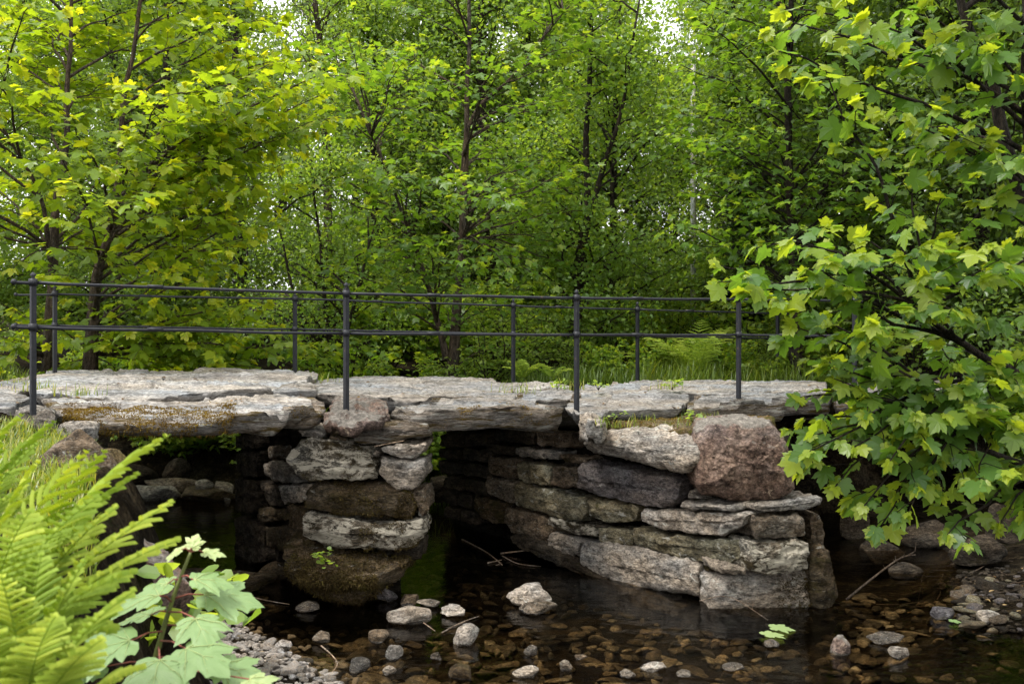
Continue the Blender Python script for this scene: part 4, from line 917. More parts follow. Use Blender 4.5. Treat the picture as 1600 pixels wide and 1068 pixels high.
# --- small leaved trees
def fine_tree(name, label, stems, c, R, z0, z1, n1, n2, nleaf, size, barkm, leafm, seed, cat='tree', group=None, sig=.13, tmpl=None, prof=None, tips=None, base=.4, sub=.55):
    """trunk, limbs, twigs and leaf clusters along every twig"""
    pl = Plant(seed); st = []; r = pl.r
    for pts, r0 in stems:
        q = smooth_path(np.array(pts, float)); q += .05 * vnoise(q * .9 + seed, 2) * np.linspace(0, 1, len(q))[:, None]
        st.append(q); pl.w.tube(q, 0, radii=np.linspace(r0, r0 * .2, len(q)) + r0 * .6 * np.exp(-np.linspace(0, 12, len(q))), k=8)
    for tp in (tips or []) + ball_tips(c, R, z0, z1, n1, seed + 1, prof):
        q = st[r.integers(len(st))]; hd = np.linalg.norm(on_stem(q, tp[2])[:2] - tp[:2])
        p = on_stem(q, np.clip(tp[2] - .55 * hd, q[0, 2] + .3, q[-1, 2] - .05)); pth = pl.path(p, tp, 8, .04, .09); D = np.linalg.norm(tp - p)
        pl.w.tube(pth, .010 + .007 * D, .004, 5)
        for k in range(n2):
            t = .25 + .75 * (k + r.random()) / n2; f = t * 7; a = min(6, int(f)); b = pth[a] + (pth[a + 1] - pth[a]) * (f - a)
            dv = norm(r.normal(0, 1, 3) * (1, 1, .6) + .5 * (tp - p) / D); e = b + dv * sub * r.uniform(.5, 1.3); tw = pl.path(b, e, 4, 0, .1)
            pl.w.tube(tw, .005, .002, 3, cap=False)
            m_ = nleaf; u = r.random(m_)[:, None]; ps = b + (e - b) * u + r.normal(0, sig, (m_, 3)) * (1, 1, .8)
            dr = norm(.6 * dv + r.normal(0, .8, (m_, 3)) - (0, 0, .25)); nr = np.array([0, 0, 1.0]) + r.normal(0, .55, (m_, 3))
            pl.leaves(ps, dr, nr, size * r.uniform(.6, 1.2, m_), np.clip(base + r.normal(0, .14) + r.normal(0, .14, m_), 0, 1))
    return finish(pl, name, label, cat, st[0][0], barkm, leafm, tmpl or OV, group)

def PZ(x, y, d): return P(x, y, d)
fine_tree('alder_tree', 'small leaved alder with a forked dark trunk, right of the bridge centre',
          [([P(884, 585, 16), P(900, 500, 16), P(905, 420, 16), P(915, 330, 16), P(918, 200, 16), P(925, 60, 16), P(928, -40, 16)], .10), ([P(905, 400, 16), P(940, 270, 15.8), P(965, 190, 15.6), P(990, 60, 15.5), P(1005, -30, 15.5)], .05)],
          P(915, 0, 16)[:2], 1.9, 2.0, 8.0, 46, 9, 25, .070, 'darkbark', 'alder', 31, tmpl=ROUND, tips=[P(1000, 130, 15.5), P(1040, 300, 15.6), P(850, 300, 15.4), P(830, 420, 15.4), P(860, 500, 15.3), P(980, 480, 15.4), P(1020, 430, 15.5)])
fine_tree('alder_tree', 'straight dark alder next to the path, beside the forked one',
          [([P(938, 575, 17.2), P(948, 500, 17.2), P(958, 420, 17.2), P(958, 300, 17.2), P(962, 160, 17.2), P(968, 20, 17.2), P(970, -60, 17.2)], .10)],
          P(985, 0, 17.2)[:2], 1.9, 3.0, 8.6, 40, 9, 24, .070, 'darkbark', 'alder', 32, tmpl=ROUND, base=.5)
fine_tree('willow_bush', 'pale green willow like bush behind the second railing post',
          [([P(520, 590, 16.5), P(510, 480, 16.5), P(500, 380, 16.4), P(480, 250, 16.4)], .05), ([P(525, 590, 16.5), P(560, 450, 16.3), P(590, 330, 16.2)], .045), ([P(515, 590, 16.5), P(460, 460, 16.3), P(430, 330, 16.2)], .045)],
          P(510, 0, 16.5)[:2], 1.7, 1.5, 5.4, 52, 9, 18, .075, 'darkbark', 'alder', 33, cat='bush', base=.45)
fine_tree('broadleaf_tree', 'tall dark olive tree filling the upper left behind the sycamore',
          [([P(380, 560, 22), P(375, 400, 22), P(370, 200, 22), P(365, 0, 22), P(362, -120, 22)], .16)], P(350, 0, 22)[:2], 2.6, 2.4, 11, 60, 10, 20, .10, 'darkbark', 'wood1', 34, base=.55)
# bare twiggy tree against the sky
pl = Plant(35); q = smooth_path([P(512, 560, 20), P(512, 300, 20), P(505, 120, 20), P(490, -20, 20), P(485, -120, 20)]); pl.w.tube(q, .10, .03, 8)
for k in range(26):
    z = pl.r.uniform(6, 10); p = on_stem(q, z); e = p + np.array([pl.r.uniform(-1, 1) * .8, pl.r.uniform(-.6, .6), pl.r.uniform(.4, 1.4)]); b = pl.path(p, e, 7, 0, .1); pl.w.tube(b, .02, .006, 5)
    for j in range(4):
        c_ = b[pl.r.integers(2, 7)]; pl.w.tube(pl.path(c_, c_ + pl.r.normal(0, .3, 3) + (0, 0, .2), 4, 0, .1), .007, .003, 4)
    pl.leaves(e + pl.r.normal(0, .25, (14, 3)), pl.r.normal(0, 1, (14, 3)), np.array([0, 0, 1.0]) + pl.r.normal(0, .5, (14, 3)), pl.r.uniform(.05, .09, 14), pl.r.uniform(.2, .6, 14))
finish(pl, 'bare_tree', 'thin half bare tree with brown twigs against the sky', 'tree', q[0], 'bark', 'wood2', OV)

# spruce
def spruce(x, d, h, seed):
    r = np.random.default_rng(seed); b = np.array([(x - 800) / FPX * d, d, gz((x - 800) / FPX * d, d)]); pl = Plant(seed); pl.w.tube([b, b + (0, 0, h * .5), b + (0, 0, h)], .12, .01, 8)
    z = .3
    while z < h - .1:
        R = 1.5 * (1 - z / h) ** .8; nb = 9
        for k in range(nb):
            a = r.uniform(0, 6.283); L = R * r.uniform(.7, 1.05); p = b + (0, 0, z + r.uniform(0, .2)); e = p + np.array([math.cos(a) * L, math.sin(a) * L, -.22 * L]); br = pl.path(p, e, 6, .05, .03); pl.w.tube(br, .012, .003, 4, cap=False)
            m_ = int(70 * L) + 8; t = r.random(m_)[:, None]; ps = p + (e - p) * t; ps[:, 2] += .05 * L * 4 * (t * (1 - t))[:, 0]
            sd_ = np.array([-math.sin(a), math.cos(a), 0]); sg = r.choice([-1, 1], m_)[:, None]; dr = norm(.7 * (e - p) / L + sg * sd_ * r.uniform(.4, 1, (m_, 1)) + r.normal(0, .15, (m_, 3)) - (0, 0, .2))
            pl.leaves(ps, dr, np.array([0, 0, 1.0]) + r.normal(0, .3, (m_, 3)), (.24 * (1.1 - t[:, 0]) + .07) * r.uniform(.6, 1.1, m_), np.clip(.4 + .3 * t[:, 0] + r.normal(0, .15, m_), 0, 1))
        z += .26
    NE = (np.array([(0, 0, 0), (.14, .3, .0), (.09, .7, 0), (0, 1, -.05), (-.09, .7, 0), (-.14, .3, 0)], float), OV[1])
    return finish(pl, 'spruce_tree', 'small dark spruce in the shade right of the path', 'tree', b, 'darkbark', 'spruce', NE)
spruce(1165, 17.5, 4.2, 41)

# pale pole in the wood
pb = P(1083, 520, 18.8); m = MB(); m.tube([(pb[0], pb[1], gz(pb[0], pb[1]) - .2), (pb[0], pb[1], 5), (pb[0], pb[1], 7.6)], .055, .045, 12)
tag(m.obj('wooden_pole', M['palepole'], None, (pb[0], pb[1], gz(pb[0], pb[1]))), 'straight pale grey pole standing among the trees', 'pole')

# --- background wood: three kinds of tree, copied
kinds = []
for k, (mt, nm, lab, sz, R, h, bs) in enumerate([('wood1', 'broadleaf_tree', 'dark green tree deep in the wood behind the bridge', .11, 2.6, 10.5, .4), ('wood2', 'broadleaf_tree', 'fresh green tree in the wood behind the bridge', .105, 2.3, 9.5, .5),
                                               ('alder', 'broadleaf_tree', 'light green airy tree in the wood behind the bridge', .10, 2.0, 8.6, .45)]):
    b = np.array([0, 30.0, 0]); kinds.append((fine_tree(nm, lab, [([b, b + (.1, 0, h * .3), b + (-.1, .1, h * .65), b + (0, 0, h)], .15)], b[:2], R, 1.0, h + .3, 84, 10, 24, sz * 1.0, 'darkbark', mt, 50 + k, group='trees of the wood behind the bridge', base=bs, sig=.17, sub=.7), lab))
spots = [  # photo column, distance, kind, scale
    (-40, 17.5, 1, .8), (1055, 22, 0, .55), (1240, 21, 0, .9), (700, 21, 0, .8),     (60, 21, 2, .82), (180, 19, 1, .95), (270, 18, 0, .8), (300, 25, 2, 1.0), (590, 20, 1, .95), (660, 25, 0, 1.15),
    (760, 20, 1, 1.0), (830, 22, 2, 1.0), (880, 27, 1, .95), (1000, 23, 2, .80), (1150, 19.5, 1, .9), (1200, 23, 0, 1.0), (1290, 18, 0, 1.0), (1330, 15.5, 0, .85), (1400, 19, 1, 1.0), (1430, 14, 0, .8), (1500, 17, 0, 1.0), (1540, 13, 0, .85), (1620, 20, 1, 1.1), (1640, 14, 0, .9), (1720, 12, 0, .85),
    (-200, 26, 1, 1.1), (120, 30, 0, 1.1), (560, 32, 1, 1.2), (960, 33, 0, 1.0), (760, 32, 0, 1.25), (380, 34, 1, 1.1), (1240, 32, 1, 1.3), (1480, 28, 1, 1.3), (250, 27, 1, 1.1), (900, 23, 0, .8), (1130, 30, 0, 1.1), (1330, 24, 0, 1.1), (860, 38, 0, 1.3), (660, 38, 0, 1.4), (480, 38, 0, 1.4), (180, 38, 1, 1.4), (1150, 40, 0, 1.4)]
used = set()
for x, d, k, s in spots:
    X0 = (x - 800) / FPX * d; z = gz(X0, d) - .05; src, lab = kinds[k]
    if k not in used:
        src.location = (X0, d, z); src.scale = (s, s, s); src.rotation_euler = (0, 0, random.uniform(0, 6.28)); used.add(k)
    else: copy_tree(src, (X0, d, z), random.uniform(0, 6.28), s)

# --- undergrowth shrubs along the back edge
shr = []
for k, (mt, tm, sz, lab) in enumerate([('syc', SYC_XS, .12, 'low shrub of broad leaves in the undergrowth behind the bridge'), ('wood2', OV, .075, 'low small leaved shrub in the undergrowth behind the bridge')]):
    pl = Plant(60 + k); b = np.array([0, 20.0, 0])
    for q in range(26):
        a = pl.r.uniform(0, 6.283); R = pl.r.uniform(.3, 1.15); e = b + np.array([R * math.cos(a), R * math.sin(a), pl.r.uniform(.35, 1.35)]); pth = pl.path(b + pl.r.normal(0, .05, 3) * (1, 1, 0), e, 8, .18, .06)
        pl.branch(pth, .012, 5, .45, sz, .09 if k == 0 else .05, .3, base_tint=.55)
    shr.append((finish(pl, 'shrub', lab, 'shrub', b, 'darkbark', mt, tm, 'shrubs of the undergrowth', trunk='stem', crown='foliage'), lab))
first = set()
for x, d, k, s in [(30, 13.4, 0, 1.0), (170, 16.0, 0, 1.0), (230, 15.3, 0, .8), (290, 15.1, 0, .75), (345, 15.2, 0, .8), (300, 16.2, 0, 1.1), (420, 14.8, 1, 1.2), (500, 15.0, 0, 1.0), (570, 14.0, 1, 1.1), (640, 14.8, 1, 1.1), (700, 15.6, 0, .9), (760, 14.6, 1, 1.0), (810, 15.4, 1, 1.0), (850, 17, 0, .9), (880, 19, 1, 1.2), (960, 19.5, 1, 1.2), (1000, 17.5, 0, .9), (1060, 18.5, 1, 1.2), (1120, 17.0, 1, 1.0), (1180, 16.5, 0, 1.0), (1260, 15.6, 1, 1.1), (1340, 14.2, 0, 1.1), (1440, 13.2, 1, 1.2), (1540, 12.6, 1, 1.2), (1640, 12.2, 0, 1.2), (-60, 13.2, 1, 1.2), (-10, 13.0, 0, 1.0), (1010, 14.5, 0, .5), (1140, 14.3, 0, .55), (1190, 14.7, 1, .55), (940, 14.2, 0, .45), (1245, 14.0, 0, .5), (905, 15.0, 1, .6), (560, 15.8, 0, 1.1), (600, 17, 0, 1.2), (670, 14.2, 0, .8), (730, 17, 0, 1.2), (240, 16.2, 0, 1.0), (330, 16.4, 0, 1.0), (130, 16.0, 1, 1.0), (1000, 22, 1, 1.5), (1100, 22, 0, 1.4), (930, 24, 1, 1.5)]:
    X0 = (x - 800) / FPX * d; z = gz(X0, d) - .03; src, lab = shr[k]
    if k not in first: src.location = (X0, d, z); src.scale = (s, s, s); first.add(k)
    else: copy_tree(src, (X0, d, z), random.uniform(0, 6.28), s)

# ------------------------------------------------------------------ ferns
def frond_np(L, arch, wid, seed, npair=25):
    """one bipinnate frond in the y-z plane from the origin, tip along +y, curling over"""
    r = np.random.default_rng(seed); n = 26; t = np.linspace(0, 1, n); a0, a1 = arch; ft = r.uniform(.2, .62)
    ang = a0 + (a1 - a0) * t ** 1.6; st = L / (n - 1); y = np.concatenate([[0], np.cumsum(np.cos(ang[:-1]) * st)]); z = np.concatenate([[0], np.cumsum(np.sin(ang[:-1]) * st)])
    pth = np.stack([.03 * L * np.sin(3 * t + seed), y, z], 1); m = MB(); m.tube(pth, .0035 * (L / .8), .001, 5, cap=False, a=.35)
    for k in range(npair):
        f = .16 + .82 * k / (npair - 1); q = np.array([np.interp(f, t, pth[:, c]) for c in range(3)]); an = np.interp(f, t, ang); tan = np.array([0, math.cos(an), math.sin(an)]); nrm = np.array([0, -math.sin(an), math.cos(an)])
        pl_ = wid * (math.sin(math.pi * min(1, (f - .10) * .98 + .12)) ** .75) * r.uniform(.84, 1.1)
        if f > .8: pl_ *= .95
        for sg in (-1, 1):
            dv = norm(np.array([sg * 1.0, 0, 0]) + tan * (.45 + .3 * f + r.normal(0, .09)) + nrm * (r.uniform(-.05, .18) + r.normal(0, .08))); ed = norm(np.cross(nrm, dv)); nt_ = 11; V, F = [], []
            for j in range(2 * nt_ + 1):
                u = j / (2 * nt_); hw = .074 * pl_ * (1 - u) ** .7 * (1.0 if j % 2 else .10); c_ = q + dv * pl_ * u - nrm * .18 * pl_ * u * u
                V += [c_ + nrm * .01, c_ + ed * hw + dv * (.05 * pl_ if j % 2 else 0), c_ - ed * hw + dv * (.05 * pl_ if j % 2 else 0)]
            for j in range(2 * nt_):
                a = 3 * j; F += [[a, a + 3, a + 1], [a + 1, a + 3, a + 4], [a, a + 2, a + 3], [a + 2, a + 5, a + 3]]
            m.add(np.array(V), np.array(F), np.clip(ft + .3 * f + r.normal(0, .1), 0, 1))
    return m
def fern(base, specs, label, seed, wid=.16, group=None, mat='fern', npair=25):
    rt = empty('fern', base, label, 'fern', group)
    for k, (az_, L, a0, a1) in enumerate(specs):
        m = frond_np(L, (a0, a1), wid * L / .8, seed + k, npair); c, s = math.cos(az_), math.sin(az_); R = np.array([[c, s, 0], [-s, c, 0], [0, 0, 1]])
        m.V = [v @ R + base for v in m.V]; m.obj('frond', M[mat], rt, base, smooth=False)
    return rt
R_ = math.radians
# near fern: fronds spray to the upper right out of the lower left corner.  azimuth 0 = away from camera, +90 = left
def spec(n, az0, az1, L0, L1, e0, e1, seed):
    r = np.random.default_rng(seed); return [(R_(r.uniform(az0, az1)), r.uniform(L0, L1), R_(r.uniform(e0, e1)), R_(r.uniform(-25, 15))) for _ in range(n)]
def fern_to(base, tips, label, seed, wid):
    sp = []; r = np.random.default_rng(seed)
    for x, y, d in tips:
        v = P(x, y, d) - base; D = np.linalg.norm(v); e = math.asin(v[2] / D); sp.append((math.atan2(-v[0], v[1]), D * 1.03, e + R_(r.uniform(8, 14)), e - R_(r.uniform(16, 34))))
    return fern(base, sp, label, seed, wid)
fern_to(P(-60, 1120, 2.25), [(245, 668, 2.35), (258, 778, 2.2), (200, 735, 2.3), (262, 842, 2.1), (150, 700, 2.5), (180, 790, 2.2), (90, 690, 2.4), (215, 900, 2.0), (40, 720, 2.3), (120, 760, 2.1), (-10, 700, 2.3), (170, 960, 1.95), (60, 800, 2.0)], 'big bright yellow green fern in the lower left corner', 200, .145)
fern_to(P(-120, 960, 2.7), [(120, 745, 2.8), (75, 655, 2.9), (60, 700, 2.7), (10, 640, 2.8), (150, 820, 2.7), (-40, 690, 2.6), (30, 760, 2.6)], 'bright fern behind the corner fern, against the grassy bank', 240, .14)
fern_to(P(30, 1210, 1.95), [(190, 905, 1.9), (150, 1000, 1.8), (120, 880, 1.95), (60, 870, 1.9), (10, 900, 1.85), (215, 1020, 1.9), (90, 960, 1.8), (-20, 960, 1.8)], 'lower fern at the very bottom of the left corner', 270, .15)
# ferns behind the bridge
fb = P(1085, 590, 14.2); fb[2] = 1.6
fern(fb, spec(22, -180, 180, .75, 1.2, 48, 82, 5), 'lush fern behind the back railing right of centre', 300, .17, npair=15)
f2 = P(1045, 592, 14.6); f2[2] = 1.6; fern(f2, spec(14, -180, 180, .6, .95, 45, 80, 6), 'smaller fern at the left side of the lush one', 340, .17, npair=15)
f3 = P(815, 596, 12.6); f3[2] = 1.70; fern(f3, spec(7, -180, 180, .28, .40, 50, 85, 7), 'little fern growing by the third rear post', 370, .2, npair=15)
f4 = P(862, 594, 12.9); f4[2] = 1.70; fern(f4, spec(5, -180, 180, .25, .38, 45, 80, 11), 'tiny fern with few fronds between two deck slabs', 380, .2, npair=15)
f5 = P(1000, 470, 19.5); f5[2] = 1.9; fern(f5, spec(14, -180, 180, .8, 1.2, 35, 75, 12), 'fern on the shaded slope by the path', 390, .17, npair=15)

# ------------------------------------------------------------------ foreground sapling
sap = empty('sycamore_sapling', P(215, 1100, 2.9), 'young sycamore sapling with large pale leaves and red stalks beside the fern', 'sapling')
m = MB(); stem = smooth_path([P(215, 1130, 2.9), P(245, 1020, 2.9), P(262, 960, 2.9), P(283, 900, 2.9), P(298, 862, 2.9)], 16); m.tube(stem, .010, .004, 8); m.obj('stem', M['greenstem'], sap, stem[0])
def sap_leaf(px, py, d, size, dr, nr, tint, z, k):
    size *= 1.22 if py > 920 else 1.05; nr = (nr[0], nr[1] * .62, nr[2])
    b = P(px, py, d); q = on_stem(stem, EYE - (z - HZ) / FPX * 2.9); dr = norm(np.array(dr, float)); nr = np.array(nr, float)
    T, F = SYC_XHI; T = T.copy(); T[:, 2] = .10 * np.abs(T[:, 0]) - .26 * T[:, 1] ** 2 - .30 * T[:, 0] ** 2 + .035 * pn(T * 5 + k * 3.3) + .022 * np.cos(9 * np.arctan2(T[:, 0], T[:, 1] + .05)) * np.hypot(T[:, 0], T[:, 1])
    sd_ = norm(np.cross(dr, nr)); n2 = np.cross(sd_, dr); tf = lambda T: b + size * (T[:, :1] * sd_ + T[:, 1:2] * dr + T[:, 2:] * n2 * 1.1)
    mm = MB(); mm.add(tf(T), F, np.clip(tint + .12 * pn(T * 6 + k) + .08 * pn(T * 19 + k), 0, 1))
    def zat(q): j = np.argmin(((T[:, :2] - q) ** 2).sum(1)); return T[j, 2]
    for tx, ty in ((0, 1.0), (.60, .60), (-.60, .60), (.44, .12), (-.44, .12), (.24, .78), (-.24, .78), (.46, .42), (-.46, .42)):
        a0_ = (0, .02) if abs(tx) in (0, .60, .44) else ((0, .42) if ty > .7 else (.5 * tx, .30)); pp = np.array([(a0_[0] + (tx - a0_[0]) * f, a0_[1] + (ty - a0_[1]) * f) for f in np.linspace(0, 1, 6)])
        pp = np.column_stack([pp, [zat(q) + .006 for q in pp]]); mm.tube(tf(pp), .0016 if a0_[0] == 0 and a0_[1] < .1 else .0009, .0004, 4, a=min(1, tint + .45))
    lf = mm.obj('leaf', M['pleaf'], sap, b)
    mm = MB(); mm.tube([q, (q + b) / 2 + (0, 0, .008), b], .003, .002, 6); mm.obj('leaf_stalk', M['redstem'], lf, q)
for k, a in enumerate([(302, 905, 2.85, .105, (.75, .25, -.02), (.02, -.42, 1), .5, 900), (262, 912, 2.9, .10, (-.9, .3, -.08), (-.2, -.4, 1), .55, 905), (318, 862, 2.95, .06, (.8, .1, .02), (-.2, -.4, 1), .9, 860), (284, 858, 2.9, .055, (-.7, .1, -.2), (-.3, -.5, .9), .95, 860), (300, 856, 2.9, .045, (.1, .3, .5), (.1, -.9, .4), 1.0, 858),
                       (318, 928, 2.9, .135, (.95, .15, -.02), (.03, -.50, 1), .45, 935), (250, 930, 2.8, .125, (-.9, .25, -.02), (0, -.45, 1), .45, 940), (236, 960, 2.95, .10, (-.8, .6, 0), (0, -.4, 1), .4, 955), (305, 965, 2.75, .10, (.5, -.7, -.2), (.1, -.5, 1), .5, 955),
                       (205, 1000, 2.7, .145, (-.8, -.35, -.03), (-.1, -.5, 1), .35, 985), (290, 1012, 2.65, .12, (.75, -.4, -.08), (.1, -.5, 1), .45, 1000), (250, 1030, 2.6, .115, (.1, -.8, -.25), (0, -.5, 1), .4, 1010), (340, 1040, 2.7, .11, (.8, -.1, -.06), (0, -.45, 1), .45, 1025), (165, 1040, 2.7, .10, (-.8, -.1, -.06), (0, -.45, 1), .35, 1035), (300, 985, 2.95, .09, (.6, .5, -.05), (0, -.4, 1), .5, 975), (390, 1060, 2.6, .07, (.5, -.3, -.05), (0, -.45, 1), .8, 1045)]): sap_leaf(*a, k)

# ------------------------------------------------------------------ grass and little plants
def blades(pts, hmin, hmax, seed, tint=(.5, .2), wmul=1.0):
    r = np.random.default_rng(seed); n = len(pts); pts = np.asarray(pts); a = r.uniform(0, 6.283, n); h = r.uniform(hmin, hmax, n); ln = r.uniform(.1, .75, n) * h; w_ = r.uniform(.0022, .0048, n) * wmul
    d = np.stack([np.cos(a), np.sin(a), 0 * a], 1); s = np.stack([-np.sin(a), np.cos(a), 0 * a], 1); V = []
    for f, ww in ((0, 1), (.4, .85), (.75, .55), (1, .05)):
        c = pts + d * (ln * f ** 2)[:, None] + np.stack([0 * a, 0 * a, h * f * (1 - .15 * f)], 1); V += [c - s * (w_ * ww)[:, None], c + s * (w_ * ww)[:, None]]
    V = np.stack(V, 1).reshape(-1, 3); F = np.array([[0, 1, 3, 2], [2, 3, 5, 4], [4, 5, 7, 6]]); F = (F[None] + (np.arange(n) * 8)[:, None, None]).reshape(-1, 4)
    return V, F, np.repeat(np.clip(r.normal(tint[0], tint[1], n), 0, 1), 8)
def grass(name, label, n, sampler, hmin, hmax, seed, **k):
    r = np.random.default_rng(seed); pts = []
    while len(pts) < n:
        p = sampler(r)
        if p is not None: pts.append(p)
    V, F, ti = blades(pts, hmin, hmax, seed, **k); o = new_obj(name, V, F, M['grass'], None, V.mean(0), False, ti); return tag(o, label, None, None, 'stuff')
def s1(r):
    y = r.uniform(3.2, 8.4); x = (r.uniform(-60, 150) - 800) / FPX * y; z = gz(x, y); return (x, y, z) if z > 1.3 and fbm(np.array([[x * 1.5, y * 1.5, 3]]), 2)[0] > -.15 else None
grass('grass', 'bright grass on the near bank at the left end of the bridge', 5200, s1, .03, .13, 81, tint=(.6, .25))
def s2(r):
    y = r.uniform(13.3, 16.5); x = (r.uniform(1000, 1360) - 800) / FPX * y; return (x, y, gz(x, y))
grass('grass', 'green grass behind the back railing at the right', 6500, s2, .15, .5, 82, tint=(.35, .18), wmul=1.4)
def s3(r):
    y = r.uniform(12.9, 15); x = (r.uniform(640, 1010) - 800) / FPX * y; return (x, y, gz(x, y))
grass('grass', 'shaded grass behind the rear slabs in the middle', 3500, s3, .1, .35, 83, tint=(.2, .15), wmul=1.4)
def s6(r):
    y = r.uniform(12.3, 16.5); x = (r.uniform(-60, 660) - 800) / FPX * y; z = gz(x, y); return (x, y, z) if z > 1.2 else None
grass('grass', 'shaded grass under the trees behind the left half of the bridge', 5500, s6, .12, .42, 86, tint=(.25, .15), wmul=1.5)
def s4(r):
    d = r.uniform(8.9, 10.0); x = r.uniform(930, 1130); X0 = (x - 800) / FPX * d; return (X0, d, 1.47) if fbm(np.array([[X0 * 3, d * 3, 9]]), 2)[0] > .05 else None
grass('grass', 'tufts of grass on the mossy abutment top', 420, s4, .03, .12, 84, tint=(.6, .25))
def s5(r):
    q = [(500, 590, 11.2), (120, 620, 8.9), (60, 610, 9.6), (30, 590, 10.5), (810, 612, 10.0), (890, 612, 10.4), (1040, 610, 10.6)][r.integers(7)]; p = P(*q); z = 1.72 if q[0] > 700 else 1.76
    return (p[0] + r.normal() * .10, p[1] + r.normal() * .12, z)
grass('grass', 'sparse grass in the joints between deck slabs', 320, s5, .04, .16, 85, tint=(.6, .25))

def herb(pos, s, label, seed, n=18, mat='alder', group=None):
    pl = Plant(seed); b = np.array(pos, float)
    for k in range(5):
        e = b + np.array([*pl.r.normal(0, .5 * s, 2), pl.r.uniform(.3, 1.0) * s]); pl.w.tube(pl.path(b, e, 4, .1, .05), .004, .002, 4); m_ = max(3, n // 5)
        pl.leaves(e + pl.r.normal(0, .25 * s, (m_, 3)) * (1, 1, .5), pl.r.normal(0, 1, (m_, 3)) * (1, 1, .3), np.array([0, 0, 1.0]) + pl.r.normal(0, .4, (m_, 3)), s * pl.r.uniform(.25, .5, m_), np.clip(pl.r.normal(.7, .2, m_), 0, 1))
    return finish(pl, 'herb', label, 'plant', b, 'greenstem' if False else 'darkbark', mat, ROUND, group, trunk='stem', crown='foliage')
p = P(513, 882, 8.32); herb(p, .11, 'little bright green herb on the mossy foundation stone', 401, 40)
p = P(1050, 612, 10.9); p[2] = 1.69; herb(p, .13, 'small green herb in a joint of the pale rear slabs', 402, 30)
p = P(935, 604, 10.9); p[2] = 1.69; herb(p, .11, 'small green herb behind the third railing post', 403, 26)
p = P(870, 605, 10.4); p[2] = 1.72; herb(p, .10, 'leafy weed in the gap between two small slabs', 404, 26)
p = P(1082, 648, 9.2); p[2] = 1.47; herb(p, .11, 'weed with pale leaves on the moss behind the cap stone', 405, 24)
p = P(960, 652, 9.35); p[2] = 1.48; herb(p, .09, 'round leaved weed beside the small wedged stone', 406, 18)
p = P(320, 1000, 6.3); p[2] = .45; herb(p, .30, 'yellow flowering weed behind the sapling on the pebble bar', 407, 60)
p = P(250, 1050, 4.6); p[2] = .85; herb(p, .35, 'leafy weed under the sapling', 408, 60)

# ------------------------------------------------------------------ leaf litter on the stones and the bank
M['litter'] = leaf_mat('dry_leaf', (.06, .032, .014), (.15, .085, .035), (.30, .21, .10), trans=.1, rough=.7, spec=.2)
pl = Plant(500); tp = []
for o in bridge.children_recursive:
    if o.name.startswith(('deck_slab', 'earth_fill')):
        co = np.empty(len(o.data.vertices) * 3); o.data.vertices.foreach_get('co', co); nm = np.empty_like(co); o.data.vertices.foreach_get('normal', nm)
        co = co.reshape(-1, 3) + WL[o.name]; tp.append(co[(nm.reshape(-1, 3)[:, 2] > .85) & (fbm(co * 2.3 + 5, 2) > .15)])
tp = np.concatenate(tp); q = tp[pl.r.choice(len(tp), 170)]
q = np.vstack([q, [(x, y, gz(x, y) + .015) for x, y in zip(pl.r.uniform(-3.6, -2.3, 60), pl.r.uniform(5, 7.6, 60))], [(x, y, gz(x, y) + .02) for x, y in zip(pl.r.uniform(3.6, 5.2, 60), pl.r.uniform(7.8, 9.4, 60))]])
n = len(q); dr = pl.r.normal(0, 1, (n, 3)) * (1, 1, .15); pl.leaves(q + (0, 0, .008), dr, np.array([0, 0, 1.0]) + pl.r.normal(0, .25, (n, 3)), pl.r.uniform(.02, .06, n), pl.r.random(n))
V, F, ti = pl.leafmesh(OV); tag(new_obj('leaf_litter', V, F, M['litter'], None, (0, 9, 1.7), False, ti), 'scattered dry brown leaves and bits on stones and bank', None, None, 'stuff')

# ------------------------------------------------------------------ twigs and floating leaves
def twig(name, label, pts, r0, side=0, mat='drywood', seed=0, group=None):
    m = MB(); r = np.random.default_rng(seed); q = smooth_path(pts, 14); m.tube(q, r0, r0 * .4, 6); L = np.linalg.norm(q[-1] - q[0])
    for k in range(side):
        i_ = r.integers(4, 13); e = q[i_] + r.normal(0, .10 * L, 3) + (q[-1] - q[0]) * .08; e[2] = max(e[2], .01); m.tube([q[i_], (q[i_] + e) / 2 + r.normal(0, .012 * L, 3), e], r0 * .45, r0 * .2, 5)
    return tag(m.obj(name, M[mat], None, q[0]), label, 'twig', group)
def wp(x, y, z=.01): return P(x, y, (EYE - z) * FPX / (y - HZ))
twig('dead_branch', 'dry forked branch rising from the water by the right opening', [wp(1322, 936), P(1360, 905, 8.6), P(1405, 872, 8.6), P(1430, 866, 8.6)], .011, 7, mat='bark', seed=1)
twig('twig', 'long thin twig in the dark water of the middle passage', [wp(722, 842), wp(760, 862), wp(785, 882)], .010, 1, seed=2)
twig('twig', 'pale stick lying against the flared wall foot', [wp(782, 864), wp(815, 860, .05), wp(846, 857, .09)], .010, seed=3)
twig('twig', 'thin curved twig near the pale stick', [wp(785, 868), wp(810, 880), wp(845, 884)], .006, seed=4)
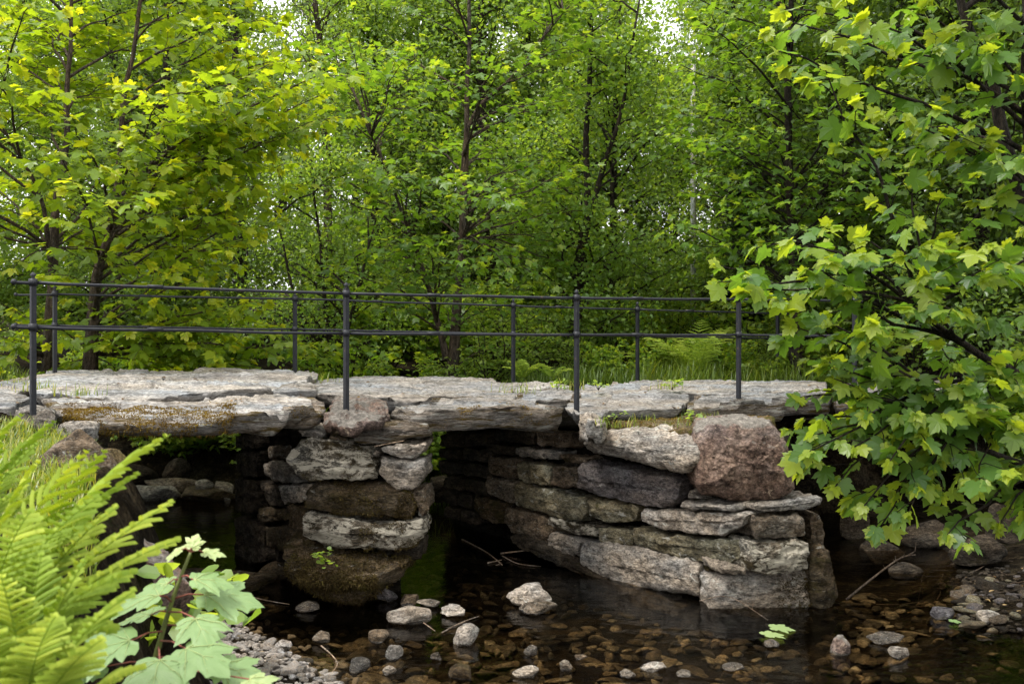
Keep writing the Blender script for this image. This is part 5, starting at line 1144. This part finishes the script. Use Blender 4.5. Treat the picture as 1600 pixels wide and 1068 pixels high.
twig('twig', 'short orange brown stick crossing the long thin twig', [wp(762, 879), wp(784, 874)], .009, seed=5)
twig('twig', 'thin reed stem caught against the foundation block', [wp(1093, 938, .15), P(1140, 932, 8.2), wp(1200, 968)], .004, 3, seed=6)
twig('twig', 'thin twig resting on the pale smooth rock', [wp(662, 972, .05), wp(680, 985)], .006, seed=7)
twig('twig', 'bent red brown twig beside the tan stone', [wp(502, 1008), wp(520, 1024), wp(527, 1038), wp(512, 1056)], .006, seed=8)
twig('twig', 'reddish stem across the water left of the pier foot', [wp(385, 930), wp(420, 938), wp(452, 943)], .007, seed=9)
twig('twig', 'dry stem wedged under the top stone of the pier', [P(585, 697, 8.45), P(610, 692, 8.42), P(632, 688, 8.42)], .006, seed=10)
twig('twig', 'thin brown twig between the tilted rock and the pale smooth rock', [wp(690, 988), wp(720, 972), wp(748, 962)], .006, 1, seed=11)
for k in range(12):
    a = np.array([rng.uniform(3.5, 5.0), rng.uniform(8.2, 10.2), 0]); L_ = rng.uniform(.15, .5); th = rng.uniform(0, 6.28); b = a + L_ * np.array([math.cos(th), math.sin(th), 0]); c = (a + b) / 2 + rng.normal(0, .03, 3)
    for q in (a, b, c): q[2] = gz(q[0], q[1]) + .02 + .02 * rng.random()
    twig('twig', 'short dead twig lying on the shaded stony bank at the right', [a, c, b], rng.uniform(.004, .009), 1, 'bark', 40 + k, 'twigs on the shaded bank')
def float_leaf(x, y, size, ang, label, tint):
    b = wp(x, y, .02); T, F = SYC_HI; c, s = math.cos(ang), math.sin(ang); V = np.stack([T[:, 0] * c - T[:, 1] * s, T[:, 0] * s + T[:, 1] * c, T[:, 2] * .5 + .03], 1) * size + b
    tag(new_obj('sycamore_leaf', V, F, M['pleaf'], None, b, False, np.full(len(V), tint)), label, 'leaf', 'fallen leaves on the water')
float_leaf(1195, 992, .17, -1.2, 'pale fallen sycamore leaf floating in front, of two together', .75)
float_leaf(1205, 980, .18, -1.7, 'pale fallen sycamore leaf touching the one in front of it', .7)
float_leaf(1484, 969, .09, -1.9, 'single small green leaf floating by the pebble heap', .5)
